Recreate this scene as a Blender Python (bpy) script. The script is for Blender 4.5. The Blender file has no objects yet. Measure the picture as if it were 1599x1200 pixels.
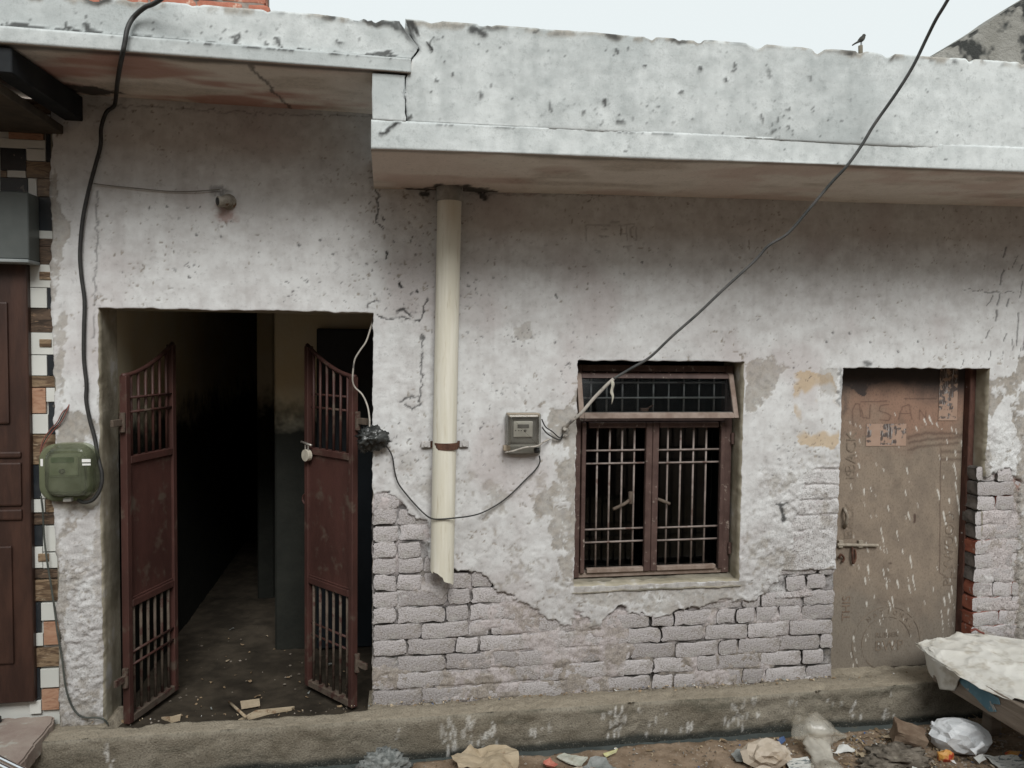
import bpy, bmesh, math, random
import numpy as np
from mathutils import Vector, Matrix

R = math.radians
scn = bpy.context.scene
COL = scn.collection

# ------------------------------------------------------------------ camera
F, IW, IH = 1200.0, 1599.0, 1200.0
CAM = Vector((0.0, -3.75, 1.73))
_y, _p, _r = R(9.3), R(2.6), R(0.65)
fwd = Vector((math.sin(_y) * math.cos(_p), math.cos(_y) * math.cos(_p), -math.sin(_p)))
_r0 = Vector((math.cos(_y), -math.sin(_y), 0))
_u0 = _r0.cross(fwd)
rgt = _r0 * math.cos(_r) + _u0 * math.sin(_r)
upv = _u0 * math.cos(_r) - _r0 * math.sin(_r)
cd = bpy.data.cameras.new('camera')
cd.sensor_width = 36.0
cd.lens = 36.0 * F / IW
cd.clip_end = 1000
cd.clip_start = 0.02
cam = bpy.data.objects.new('camera', cd)
COL.objects.link(cam)
M3 = Matrix((rgt, upv, -fwd)).transposed()
cam.matrix_world = Matrix.Translation(CAM) @ M3.to_4x4()
scn.camera = cam

# ------------------------------------------------------------------ world, sun, exposure
SUN_EL, SUN_AZ = R(42), R(3)      # soft overcast light from in front of the wall
world = bpy.data.worlds.new('World')
scn.world = world
world.use_nodes = True
wn = world.node_tree
for n in list(wn.nodes):
    wn.nodes.remove(n)
sky = wn.nodes.new('ShaderNodeTexSky')
sky.sky_type = 'NISHITA'
sky.sun_disc = False
sky.sun_elevation = SUN_EL
sky.sun_rotation = math.pi - SUN_AZ
sky.air_density = 1.0
sky.dust_density = 6.0
sky.ozone_density = 1.0
veil = wn.nodes.new('ShaderNodeMixRGB')          # even cloud cover over the clear sky
veil.inputs['Fac'].default_value = 0.93
veil.inputs['Color2'].default_value = (4.5, 4.8, 4.78, 1)
bg = wn.nodes.new('ShaderNodeBackground')
bg.inputs['Strength'].default_value = 0.1
wo = wn.nodes.new('ShaderNodeOutputWorld')
wn.links.new(sky.outputs[0], veil.inputs['Color1'])
wn.links.new(veil.outputs[0], bg.inputs['Color'])
wn.links.new(bg.outputs[0], wo.inputs['Surface'])
sd = bpy.data.lights.new('sun', 'SUN')
sd.energy = 1.5
sd.angle = R(28)
sd.color = (1.0, 0.998, 0.98)
sun = bpy.data.objects.new('sun', sd)
COL.objects.link(sun)
# direction towards the sun: from -Y (in front of the wall), turned to +X
sdir = Vector((math.sin(SUN_AZ) * math.cos(SUN_EL), -math.cos(SUN_AZ) * math.cos(SUN_EL), math.sin(SUN_EL)))
sun.rotation_euler = sdir.to_track_quat('Z', 'Y').to_euler()
sun.location = sdir * 20
scn.view_settings.view_transform = 'Standard'
scn.view_settings.look = 'None'
scn.view_settings.gamma = 1
scn.view_settings.use_curve_mapping = False
scn.view_settings.exposure = 0.95
scn.cycles.max_bounces = 6
scn.cycles.diffuse_bounces = 3

# ------------------------------------------------------------------ photo measurement -> place
def ray(x, y):
    return fwd + rgt * ((x - IW / 2) / F) + upv * ((IH / 2 - y) / F)
def P(x, y, Y=0.0):
    d = ray(x, y)
    return CAM + d * ((Y - CAM.y) / d.y)
def Z(x, y, z=0.0):
    d = ray(x, y)
    return CAM + d * ((z - CAM.z) / d.z)
def XZ(pts, Y=0.0):
    return [((p := P(a, b, Y)).x, p.z) for a, b in pts]

# ------------------------------------------------------------------ noise
_rng = np.random.RandomState(7)
_T = _rng.rand(256, 256)
_T3 = _rng.rand(64, 64, 64)
def vnoise(x, y, seed=0):
    x = np.asarray(x, float) + seed * 17.31
    y = np.asarray(y, float) + seed * 9.77
    xi = np.floor(x).astype(int); yi = np.floor(y).astype(int)
    fx = x - xi; fy = y - yi
    fx = fx * fx * (3 - 2 * fx); fy = fy * fy * (3 - 2 * fy)
    a = _T[xi % 256, yi % 256]; b = _T[(xi + 1) % 256, yi % 256]
    c = _T[xi % 256, (yi + 1) % 256]; d = _T[(xi + 1) % 256, (yi + 1) % 256]
    return (a * (1 - fx) + b * fx) * (1 - fy) + (c * (1 - fx) + d * fx) * fy
def fbm(x, y, s, seed=0, o=4, g=0.5):
    t = 0; a = 1; n = 0
    for i in range(o):
        t = t + a * vnoise(x * s, y * s, seed + i * 3); n += a
        a *= g; s *= 2.03
    return t / n
def n3(p, s, seed=0):
    q = np.asarray(p, float) * s + seed * 5.37 + 100
    i = np.floor(q).astype(int); f = q - i
    f = f * f * (3 - 2 * f)
    r = 0
    for dx in (0, 1):
        for dy in (0, 1):
            for dz in (0, 1):
                w = (f[..., 0] if dx else 1 - f[..., 0]) * (f[..., 1] if dy else 1 - f[..., 1]) * (f[..., 2] if dz else 1 - f[..., 2])
                r = r + w * _T3[(i[..., 0] + dx) % 64, (i[..., 1] + dy) % 64, (i[..., 2] + dz) % 64]
    return r
def sstep(a, b, x):
    t = np.clip((x - a) / (b - a), 0, 1)
    return t * t * (3 - 2 * t)
def inpoly(poly, X, Zz):
    r = np.zeros(X.shape, bool)
    n = len(poly)
    for i in range(n):
        x0, z0 = poly[i]; x1, z1 = poly[(i + 1) % n]
        if z0 == z1:
            continue
        c = ((z0 > Zz) != (z1 > Zz)) & (X < (x1 - x0) * (Zz - z0) / (z1 - z0) + x0)
        r ^= c
    return r
def segdist(X, Zz, pts):
    d = np.full(X.shape, 9.0)
    if len(pts) == 1:
        return np.hypot(X - pts[0][0], Zz - pts[0][1])
    for (x0, z0), (x1, z1) in zip(pts[:-1], pts[1:]):
        dx, dz = x1 - x0, z1 - z0
        L = dx * dx + dz * dz + 1e-12
        t = np.clip(((X - x0) * dx + (Zz - z0) * dz) / L, 0, 1)
        d = np.minimum(d, np.hypot(X - x0 - t * dx, Zz - z0 - t * dz))
    return d
class Field:
    """2D sampling field with fast local stamping of strokes."""
    def __init__(s, X, Zz):
        s.X, s.Z = X, Zz
    def stamp(s, arr, pts, w, val=1.0, soft=0.5, wob=0.0, seed=0):
        xs = [p[0] for p in pts]; zs = [p[1] for p in pts]
        m = w * 2 + 0.02
        sel = (s.X > min(xs) - m) & (s.X < max(xs) + m) & (s.Z > min(zs) - m) & (s.Z < max(zs) + m)
        if not sel.any():
            return
        x, z = s.X[sel], s.Z[sel]
        if wob:
            x = x + ((vnoise(x * 40, z * 40, seed) - .5) + .5 * (vnoise(x * 120, z * 120, seed) - .5)) * wob * .8
            z = z + ((vnoise(x * 40, z * 40, seed + 5) - .5) + .5 * (vnoise(x * 120, z * 120, seed + 5) - .5)) * wob * .8
        d = segdist(x, z, pts)
        v = val * (1 - sstep(w * (1 - soft), w * (1 + soft), d))
        arr[sel] = np.maximum(arr[sel], v)

# ------------------------------------------------------------------ materials
MATS = {}
class NT:
    def __init__(s, name, rough=0.9, spec=0.2):
        m = bpy.data.materials.new(name); m.use_nodes = True
        s.m = m; s.t = m.node_tree
        s.b = s.t.nodes['Principled BSDF']
        s.b.inputs['Roughness'].default_value = rough
        s.b.inputs['Specular IOR Level'].default_value = spec
        tc = s.t.nodes.new('ShaderNodeTexCoord')
        s.co = tc.outputs['Object']
        MATS[name] = m
    def n(s, k): return s.t.nodes.new(k)
    def l(s, a, b): s.t.links.new(a, b)
    def noise(s, scale, detail=4, rough=0.55, stretch=None, dist=0.0):
        t = s.n('ShaderNodeTexNoise')
        t.inputs['Scale'].default_value = scale
        t.inputs['Detail'].default_value = min(detail, 3)
        t.inputs['Roughness'].default_value = rough
        t.inputs['Distortion'].default_value = dist
        if stretch:
            mp = s.n('ShaderNodeMapping'); mp.inputs['Scale'].default_value = stretch
            s.l(s.co, mp.inputs['Vector']); s.l(mp.outputs[0], t.inputs['Vector'])
        else:
            s.l(s.co, t.inputs['Vector'])
        return t.outputs['Fac']
    def ramp(s, v, a, b, lo=0.0, hi=1.0):
        m = s.n('ShaderNodeMapRange')
        m.interpolation_type = 'SMOOTHSTEP'
        m.inputs['From Min'].default_value = a; m.inputs['From Max'].default_value = b
        m.inputs['To Min'].default_value = lo; m.inputs['To Max'].default_value = hi
        s.l(v, m.inputs['Value'])
        return m.outputs['Result']
    def attr(s, name):
        a = s.n('ShaderNodeAttribute'); a.attribute_name = name
        return a.outputs['Fac']
    def mul(s, a, b):
        m = s.n('ShaderNodeMath'); m.operation = 'MULTIPLY'
        s.l(a, m.inputs[0])
        if isinstance(b, (int, float)): m.inputs[1].default_value = b
        else: s.l(b, m.inputs[1])
        return m.outputs[0]
    def add(s, a, b):
        m = s.n('ShaderNodeMath'); m.operation = 'ADD'; m.use_clamp = True
        s.l(a, m.inputs[0])
        if isinstance(b, (int, float)): m.inputs[1].default_value = b
        else: s.l(b, m.inputs[1])
        return m.outputs[0]
    def mix(s, fac, a, b):
        m = s.n('ShaderNodeMixRGB')
        for k, v in (('Fac', fac), ('Color1', a), ('Color2', b)):
            if isinstance(v, (int, float)): m.inputs[k].default_value = v
            elif isinstance(v, tuple): m.inputs[k].default_value = (*v, 1)
            else: s.l(v, m.inputs[k])
        return m.outputs[0]
    def col(s, c): s.l(c, s.b.inputs['Base Color'])
    def bump(s, h, strength=0.3, dist=0.01):
        b = s.n('ShaderNodeBump'); b.inputs['Strength'].default_value = strength
        b.inputs['Distance'].default_value = dist
        s.l(h, b.inputs['Height']); s.l(b.outputs[0], s.b.inputs['Normal'])

def whitewash(name, a, b, pink=(0.42, 0.385, 0.38), cement=(0.235, 0.205, 0.165)):
    k = NT(name, 0.92, 0.15)
    fine = k.noise(42, 3, .7)
    grit = k.noise(130, 2, .6)
    g = k.attr('grit')
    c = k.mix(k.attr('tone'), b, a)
    c = k.mix(k.attr('pink'), c, pink)
    c = k.mix(k.attr('ochre'), c, (0.44, 0.335, 0.215))
    cem = k.mix(k.ramp(fine, .3, .7), tuple(x * .62 for x in cement), tuple(x * 1.25 for x in cement))
    c = k.mix(k.attr('bare'), c, cem)
    c = k.mix(k.mul(k.ramp(fine, .55, .72), .30), c, tuple(x * .5 for x in b))
    c = k.mix(k.mul(k.ramp(grit, .50, .70), k.add(k.mul(g, .70), .04)), c, (0.115, 0.108, 0.10))
    c = k.mix(k.mul(k.ramp(grit, .46, .30), k.mul(g, .45)), c, (0.62, 0.62, 0.62))
    c = k.mix(k.attr('red'), c, (0.36, 0.15, 0.115) if name == 'soffit_wash' else (0.22, 0.085, 0.06))
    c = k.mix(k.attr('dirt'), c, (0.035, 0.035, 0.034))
    k.col(c)
    k.bump(k.add(k.mul(fine, .16), k.mul(grit, k.mul(g, .8))), .55, .012)
    return k.m
WW = whitewash('wall_whitewash', (0.60, 0.61, 0.61), (0.425, 0.415, 0.41), pink=(0.415, 0.372, 0.368))
WP = whitewash('parapet_whitewash', (0.56, 0.588, 0.585), (0.35, 0.375, 0.373), pink=(0.35, 0.38, 0.38))
WS = whitewash('soffit_wash', (0.74, 0.69, 0.635), (0.65, 0.60, 0.545), pink=(0.60, 0.45, 0.40), cement=(.44, .38, .32))

def simple(name, c0, c1, scale=8, rough=0.85, spec=0.25, bump=0.25, bscale=40, c2=None, s2=3, t2=(.55, .7), metal=0, stretch=None, bd=.006):
    k = NT(name, rough, spec)
    c = k.mix(k.ramp(k.noise(scale, 6, .62, stretch), .33, .68), c0, c1)
    if c2:
        c = k.mix(k.ramp(k.noise(s2, 5, .65), *t2), c, c2)
    k.col(c)
    k.b.inputs['Metallic'].default_value = metal
    if bump:
        k.bump(k.noise(bscale, 5, .6, stretch), bump, bd)
    return k.m
CEM = simple('cement', (0.13, 0.12, 0.095), (0.25, 0.225, 0.18), 7, bump=.5, c2=(0.33, 0.31, 0.27), s2=5, t2=(.62, .75))
CEMD = simple('dark_cement', (0.10, 0.09, 0.07), (0.17, 0.15, 0.115), 7, bump=.5)
REDB = simple('red_brick', (0.20, 0.06, 0.04), (0.30, 0.11, 0.07), 12, bump=.5, c2=(0.33, 0.27, 0.25), s2=14, t2=(.6, .68))
DUSTI = simple('dusty_iron', (0.075, 0.058, 0.045), (0.115, 0.09, 0.07), 14, .8, .25, .2, 60, c2=(0.055, 0.025, 0.02), s2=20, t2=(.5, .65))
IRON = simple('maroon_iron', (0.044, 0.019, 0.0155), (0.068, 0.029, 0.0235), 5, .55, .35, .2, 60, c2=(0.085, 0.062, 0.048), s2=9, t2=(.54, .70), stretch=(1, 1, .5))
IRONW = simple('window_iron', (0.055, 0.031, 0.026), (0.085, 0.052, 0.044), 12, .6, .35, .2, 60, c2=(0.24, 0.20, 0.17), s2=30, t2=(.60, .72))
BARM = simple('bar_iron', (0.16, 0.13, 0.115), (0.25, 0.21, 0.19), 20, .6, .35, .2, 60, c2=(0.10, 0.06, 0.05), s2=14, t2=(.54, .70))
RAIL = simple('lit_rail', (0.17, 0.125, 0.10), (0.25, 0.20, 0.17), 15, .75, .25, .2, 60, c2=(0.45, 0.42, 0.40), s2=25, t2=(.68, .73))  # paler iron for bottom rails and leaning leaf, their extra light in the colour
RUST = simple('rust', (0.065, 0.032, 0.023), (0.12, 0.060, 0.040), 30, .85, .2, .5, 80)
STEEL = simple('worn_steel', (0.30, 0.28, 0.25), (0.42, 0.40, 0.37), 20, .45, .5, .1, 50, metal=.6)
CHROME = simple('chrome', (0.75, 0.76, 0.78), (0.82, 0.83, 0.85), 20, .12, .5, 0, metal=1.0)
PVC = NT('cream_pvc', .5, .4)
_c = PVC.mix(PVC.ramp(PVC.noise(4, 5, .6, (9, 9, .6)), .4, .7), (0.57, 0.545, 0.455), (0.64, 0.62, 0.54))
_c = PVC.mix(PVC.mul(PVC.ramp(PVC.noise(10, 5, .7, (6, 6, .5)), .56, .74), .6), _c, (0.38, 0.32, 0.22))
_c = PVC.mix(PVC.mul(PVC.ramp(PVC.noise(13, 4, .7), .68, .74), .8), _c, (0.16, 0.10, 0.06))
PVC.col(_c); PVC.bump(PVC.noise(30, 4, .6, (5, 5, 1)), .12, .004); PVC = PVC.m
BLK = simple('black_cable', (0.018, 0.018, 0.018), (0.03, 0.03, 0.028), 30, .55, .4, .1, 60)
GCAB = simple('grey_cable', (0.05, 0.055, 0.055), (0.10, 0.10, 0.098), 14, .6, .4, .1, 60)
PCAB = simple('pale_cable', (0.30, 0.28, 0.25), (0.40, 0.37, 0.33), 20, .7, .3, .1, 60, c2=(.15, .14, .13), s2=18)
REDW = simple('red_wire', (0.16, 0.045, 0.033), (0.22, 0.08, 0.06), 30, .6, .3, 0)
KERB = NT('kerb_concrete', .92, .15)
_c = KERB.mix(KERB.ramp(KERB.noise(3.2, 6, .6), .35, .68), (0.165, 0.145, 0.112), (0.255, 0.23, 0.185))
_c = KERB.mix(KERB.mul(KERB.ramp(KERB.noise(4, 6, .65, (1, 1, 4)), .5, .72), .7), _c, (0.09, 0.085, 0.065))
_c = KERB.mix(KERB.mul(KERB.attr('top'), .8), _c, KERB.mix(KERB.noise(30, 5, .6), (0.25, 0.21, 0.155), (0.38, 0.335, 0.265)))
_c = KERB.mix(KERB.attr('wet'), _c, (0.035, 0.038, 0.034))
_c = KERB.mix(KERB.mul(KERB.attr('splash'), KERB.ramp(KERB.noise(90, 3), .3, .55, .6, 1)), _c, (0.60, 0.59, 0.56))
_g = KERB.noise(120, 2, .6)
_c = KERB.mix(KERB.mul(KERB.ramp(_g, .5, .7), .45), _c, (0.06, 0.055, 0.045))
_c = KERB.mix(KERB.mul(KERB.ramp(_g, .44, .3), .30), _c, (0.36, 0.33, 0.27))
KERB.col(_c); KERB.bump(_g, .6, .010); KERB = KERB.m
DIRT = NT('street_dirt', .95, .1)
_c = DIRT.mix(DIRT.ramp(DIRT.noise(6, 6, .65), .35, .66), (0.17, 0.122, 0.083), (0.285, 0.215, 0.155))
_c = DIRT.mix(DIRT.ramp(DIRT.noise(45, 5, .7), .58, .72), _c, (0.34, 0.285, 0.22))
_c = DIRT.mix(DIRT.ramp(DIRT.noise(30, 4, .7), .66, .74), _c, (0.06, 0.05, 0.04))
DIRT.col(_c); DIRT.bump(DIRT.noise(60, 6, .7), .7, .01); DIRT = DIRT.m
WATER = simple('drain_water_surface', (0.06, 0.07, 0.068), (0.10, 0.112, 0.107), 6, .22, .5, .12, 25, c2=(0.12, 0.12, 0.10), s2=14, t2=(.6, .7))
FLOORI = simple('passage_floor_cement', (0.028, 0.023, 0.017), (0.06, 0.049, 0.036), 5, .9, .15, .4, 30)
INW = NT('passage_wall_paint', .9, .2)
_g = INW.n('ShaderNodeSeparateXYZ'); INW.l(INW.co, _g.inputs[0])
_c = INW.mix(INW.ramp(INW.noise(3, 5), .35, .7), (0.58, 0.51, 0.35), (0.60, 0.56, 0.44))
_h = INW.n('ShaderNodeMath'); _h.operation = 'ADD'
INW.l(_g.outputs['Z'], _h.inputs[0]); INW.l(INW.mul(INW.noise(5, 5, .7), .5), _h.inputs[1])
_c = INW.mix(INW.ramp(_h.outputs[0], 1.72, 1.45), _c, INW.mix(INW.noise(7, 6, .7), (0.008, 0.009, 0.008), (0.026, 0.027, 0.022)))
INW.col(_c); INW.bump(INW.noise(30, 5), .3, .01); INW = INW.m
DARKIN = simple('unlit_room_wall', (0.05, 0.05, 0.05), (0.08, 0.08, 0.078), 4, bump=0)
BLUED = simple('blue_door_paint', (0.006, 0.010, 0.014), (0.010, 0.015, 0.02), 6, .5, .4, .1)

def clear(name, tint, ior, rough, film=None, amount=0.0):
    k = NT(name)
    k.t.nodes.remove(k.b)
    t = k.n('ShaderNodeBsdfTransparent'); t.inputs[0].default_value = (*tint, 1)
    g = k.n('ShaderNodeBsdfGlossy'); g.inputs['Roughness'].default_value = rough
    fr = k.n('ShaderNodeFresnel'); fr.inputs['IOR'].default_value = ior
    m = k.n('ShaderNodeMixShader'); k.l(fr.outputs[0], m.inputs[0]); k.l(t.outputs[0], m.inputs[1]); k.l(g.outputs[0], m.inputs[2])
    last = m.outputs[0]
    if film:
        d = k.n('ShaderNodeBsdfDiffuse'); d.inputs[0].default_value = (*film, 1)
        m2_ = k.n('ShaderNodeMixShader'); k.l(k.ramp(k.noise(14, 3, .6), .35, .7, amount * .5, amount), m2_.inputs[0])
        k.l(last, m2_.inputs[1]); k.l(d.outputs[0], m2_.inputs[2]); last = m2_.outputs[0]
    o = [n for n in k.t.nodes if n.type == 'OUTPUT_MATERIAL'][0]
    k.l(last, o.inputs['Surface'])
    return k.m
GLASS = clear('window_glass', (.80, .86, .88), 1.45, .03)

# ------------------------------------------------------------------ object helpers
def tag(o, label=None, cat=None, group=None, kind=None):
    if label: o['label'] = label
    if cat: o['category'] = cat
    if group: o['group'] = group
    if kind: o['kind'] = kind
    return o
def empty(name, loc=(0, 0, 0), rz=0.0):
    o = bpy.data.objects.new(name, None); COL.objects.link(o)
    o.location = loc; o.rotation_euler = (0, 0, rz); o.empty_display_size = .05
    return o
def wmat(o):
    m = Matrix.LocRotScale(o.location, o.rotation_euler, o.scale)
    return m if o.parent is None else wmat(o.parent) @ o.matrix_parent_inverse @ m
def link(name, me, mat=None, parent=None, loc=None, world=True):
    o = bpy.data.objects.new(name, me); COL.objects.link(o)
    if mat is not None and len(me.materials) == 0:
        for m in (mat if isinstance(mat, (list, tuple)) else [mat]): me.materials.append(m)
    if loc is not None: o.location = loc
    if parent is not None:
        o.parent = parent
        if world:
            o.matrix_parent_inverse = wmat(parent).inverted()
    return o
def from_np(name, co, faces4, attrs=None, midx=None, smooth=True):
    """co (n,3), faces4 (m,4) -> mesh, unused verts dropped"""
    used = np.unique(faces4)
    remap = -np.ones(len(co), int); remap[used] = np.arange(len(used))
    co = co[used]; f = remap[faces4]
    me = bpy.data.meshes.new(name)
    me.vertices.add(len(co)); me.vertices.foreach_set('co', co.astype(np.float32).ravel())
    me.loops.add(f.size); me.loops.foreach_set('vertex_index', f.astype(np.int32).ravel())
    me.polygons.add(len(f))
    me.polygons.foreach_set('loop_start', np.arange(0, f.size, 4, dtype=np.int32))
    me.polygons.foreach_set('loop_total', np.full(len(f), 4, np.int32))
    me.polygons.foreach_set('use_smooth', np.full(len(f), smooth, bool))
    if midx is not None: me.polygons.foreach_set('material_index', midx.astype(np.int32))
    for k, v in (attrs or {}).items():
        a = me.attributes.new(k, 'FLOAT', 'POINT')
        a.data.foreach_set('value', np.asarray(v).ravel()[used].astype(np.float32))
    me.update(calc_edges=True)
    return me
def gridfaces(nr, nc, wrap=False, flip=False):
    i = np.arange(nr * nc).reshape(nr, nc)
    if wrap: i = np.vstack([i, i[:1]])
    a = i[:-1, :-1].ravel(); b = i[:-1, 1:].ravel(); c = i[1:, 1:].ravel(); d = i[1:, :-1].ravel()
    return np.stack([a, d, c, b] if flip else [a, b, c, d], 1)
def bm_obj(name, bm, mat, parent=None, smooth=False, loc=None):
    me = bpy.data.meshes.new(name); bm.to_mesh(me); bm.free()
    if smooth:
        me.polygons.foreach_set('use_smooth', np.ones(len(me.polygons), bool))
    return link(name, me, mat, parent, loc)
def box_bm(x0, x1, y0, y1, z0, z1, bev=0.0, seg=1, bm=None):
    bm = bm or bmesh.new()
    vs = [bm.verts.new((x, y, z)) for x in (x0, x1) for y in (y0, y1) for z in (z0, z1)]
    fs = [(0, 1, 3, 2), (4, 6, 7, 5), (0, 4, 5, 1), (2, 3, 7, 6), (0, 2, 6, 4), (1, 5, 7, 3)]
    new = [bm.faces.new([vs[i] for i in f]) for f in fs]
    if bev:
        es = list({e for f in new for e in f.edges})
        bmesh.ops.bevel(bm, geom=es, offset=bev, segments=seg, affect='EDGES', profile=.6)
    return bm
def box(name, x0, x1, y0, y1, z0, z1, mat, parent=None, bev=0.003, seg=1):
    return bm_obj(name, box_bm(x0, x1, y0, y1, z0, z1, bev, seg), mat, parent)
def catmull(pts, n=6):
    pts = [Vector(p) for p in pts]
    out = []
    for i in range(len(pts) - 1):
        p0 = pts[max(i - 1, 0)]; p1 = pts[i]; p2 = pts[i + 1]; p3 = pts[min(i + 2, len(pts) - 1)]
        for k in range(n):
            t = k / n
            out.append(.5 * ((2 * p1) + (-p0 + p2) * t + (2 * p0 - 5 * p1 + 4 * p2 - p3) * t * t + (-p0 + 3 * p1 - 3 * p2 + p3) * t ** 3))
    out.append(pts[-1])
    return out
def tube_bm(pts, r, res=8, bm=None, cap=True, flat=1.0):
    bm = bm or bmesh.new()
    pts = [Vector(p) for p in pts]
    rs = r if isinstance(r, (list, tuple)) else [r] * len(pts)
    rings = []; nrm = None
    for i, p in enumerate(pts):
        t = (pts[min(i + 1, len(pts) - 1)] - pts[max(i - 1, 0)]).normalized()
        if nrm is None:
            nrm = t.orthogonal().normalized()
        nrm = (nrm - t * nrm.dot(t)).normalized()
        b = t.cross(nrm)
        rings.append([bm.verts.new(p + (nrm * math.cos(a) + b * math.sin(a) * flat) * rs[i]) for a in [2 * math.pi * k / res for k in range(res)]])
    for a, b in zip(rings[:-1], rings[1:]):
        for k in range(res):
            bm.faces.new((a[k], a[(k + 1) % res], b[(k + 1) % res], b[k]))
    if cap:
        bm.faces.new(rings[0][::-1]); bm.faces.new(rings[-1])
    return bm
def tube(name, pts, r, mat, parent=None, res=8, smooth=True, n=6):
    return bm_obj(name, tube_bm(catmull(pts, n) if n else pts, r, res), mat, parent, smooth)
def prism(name, poly, y0, y1, mat, parent=None, bev=0.0):
    """polygon in X,Z pulled from y0 to y1"""
    bm = bmesh.new()
    a = [bm.verts.new((x, y0, z)) for x, z in poly]; b = [bm.verts.new((x, y1, z)) for x, z in poly]
    bm.faces.new(a); bm.faces.new(b[::-1])
    n = len(poly)
    for i in range(n):
        bm.faces.new((a[i], b[i], b[(i + 1) % n], a[(i + 1) % n]))
    bmesh.ops.recalc_face_normals(bm, faces=bm.faces)
    if bev: bmesh.ops.bevel(bm, geom=bm.edges[:], offset=bev, segments=1, affect='EDGES')
    return bm_obj(name, bm, mat, parent)

def axis(breaks, step):
    out = []
    for a, b in zip(breaks[:-1], breaks[1:]):
        n = max(1, int(round((b - a) / step)))
        out += list(a + (b - a) * np.arange(n) / n)
    return np.array(out + [breaks[-1]])

# ================================================================== GROUND
gx = np.unique(np.concatenate([np.linspace(-120, -4, 14), np.linspace(-4, -2, 10), np.arange(-2, 4.6, .013), np.linspace(4.6, 8, 12), np.linspace(8, 120, 14)]))
gy = np.unique(np.concatenate([np.linspace(-120, -4, 14), np.linspace(-4, -1.3, 20), np.arange(-1.3, -.18, .012), np.linspace(-.18, 6, 10), np.linspace(6, 120, 10)]))
GX, GY = np.meshgrid(gx, gy)
edge = -.272 + (fbm(GX, GX * 0 + 3, 3.0, 4) - .5) * .05
bank = sstep(-.012, .03, GY - edge)
near = sstep(-6, -1.5, GY)
def street_z(x, y):
    return -.178 + (fbm(x, y, 2.2, 11) - .5) * .05 + (fbm(x, y, 16, 12) - .5) * .022 + sstep(1.9, 2.9, x) * .012
GZ = street_z(GX, GY) * (1 - bank) + bank * -.34
GZ = np.where(np.abs(GX) > 5, -.178 * (1 - bank) + bank * -.34, GZ)
me = from_np('ground', np.stack([GX, GY, GZ], -1).reshape(-1, 3), gridfaces(len(gy), len(gx)))
tag(link('ground', me, DIRT), 'brown dirt lane strewn with litter in front of the house', None, kind='structure')

# drain water
wx = np.arange(-2.4, 4.6, .02); wy = np.linspace(-.36, -.17, 10)
WX, WY = np.meshgrid(wx, wy)
me = from_np('drain_water', np.stack([WX, WY, -.203 + (fbm(WX, WY, 9, 21) - .5) * .004], -1).reshape(-1, 3), gridfaces(len(wy), len(wx)))
tag(link('drain_water', me, WATER), 'narrow strip of grey drain water along the kerb', None, kind='structure')

# kerb: concrete drain wall along the foot of the house, ledge behind it
prof = [(-.19, -.40), (-.197, -.19), (-.204, -.02), (-.197, -.004), (-.186, .0), (-.10, .0), (-.085, -.004), (.03, -.03), (.19, -.032)]
pp = []
for (a, b), (c, d) in zip(prof[:-1], prof[1:]):
    n = max(1, int(math.hypot(c - a, d - b) / .009))
    pp += [(a + (c - a) * k / n, b + (d - b) * k / n) for k in range(n)]
pp.append(prof[-1])
pp = np.array(pp)
kx = axis([-2.2, -1.25, -.09, 4.6], .011)
KX, KI = np.meshgrid(kx, np.arange(len(pp)))
KY = pp[KI, 0]; KZ = pp[KI, 1]
arc = np.concatenate([[0], np.cumsum(np.hypot(*np.diff(pp, axis=0).T))])[KI]
nz = (fbm(KX, arc, 4, 31) - .5) * .016 + (fbm(KX, arc, 22, 32) - .5) * .014 + np.clip(fbm(KX, arc, 9, 36) - .58, 0, 1) * -.06
onface = KY < -.1885
KYn = KY - np.where(onface, nz, 0) + (fbm(KX, KX * 0, .8, 33) - .5) * .02
KZn = KZ + np.where(onface, 0, nz) + (fbm(KX, KX * 0 + 8, 1.3, 34) - .5) * .012 * (KZ > -.1)
inside = (KX > -1.255) & (KX < -.085)
KZn = np.where(inside & (KY > -.10), -.13, KZn)
K = Field(KX, KZ)
splash = np.zeros(KX.shape)
rnd = random.Random(5)
for cx, n, sp in ((705, 14, 22), (735, 10, 14), (760, 8, 16), (820, 2, 20), (845, 4, 12), (958, 6, 14), (965, 6, 12), (985, 5, 18), (1015, 4, 10), (1035, 4, 14), (1068, 5, 14), (1140, 7, 12), (1158, 9, 8), (1175, 4, 10), (1330, 8, 20), (1290, 3, 30), (1395, 5, 20), (160, 6, 20), (620, 2, 8), (1240, 3, 20)):
    for _ in range(n):
        x = P(cx + rnd.gauss(0, sp * .55), 1130, -.2).x
        z = rnd.uniform(-.16, -.015); L = rnd.uniform(.008, .04)
        K.stamp(splash, [(x, z), (x + rnd.uniform(-.003, .003), z - L)], rnd.choice((.0025, .0035, .005, .0065, .009)), rnd.uniform(.5, 1), .6, .012, 3)
splash *= onface
top = (KZ > -.012) * 1.0 * ~onface
wet = (1 - sstep(-.185, -.15, KZ + (fbm(KX, KX * 0 + 2, 5, 35) - .5) * .03)) * onface
me = from_np('drain_kerb', np.stack([KX, KYn, KZn], -1).reshape(-1, 3), gridfaces(len(pp), len(kx)), dict(splash=splash, top=np.maximum(top, (KY > -.19) * 1.), wet=wet))
tag(link('drain_kerb', me, KERB), 'low concrete kerb beside the drain with white paint splashes', None, kind='structure')

# ================================================================== HOUSE
house = empty('house', (0.9, .1, 0))
tag(house, 'old single-storey whitewashed brick house with peeling plaster and cracked parapet', 'house')

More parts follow.
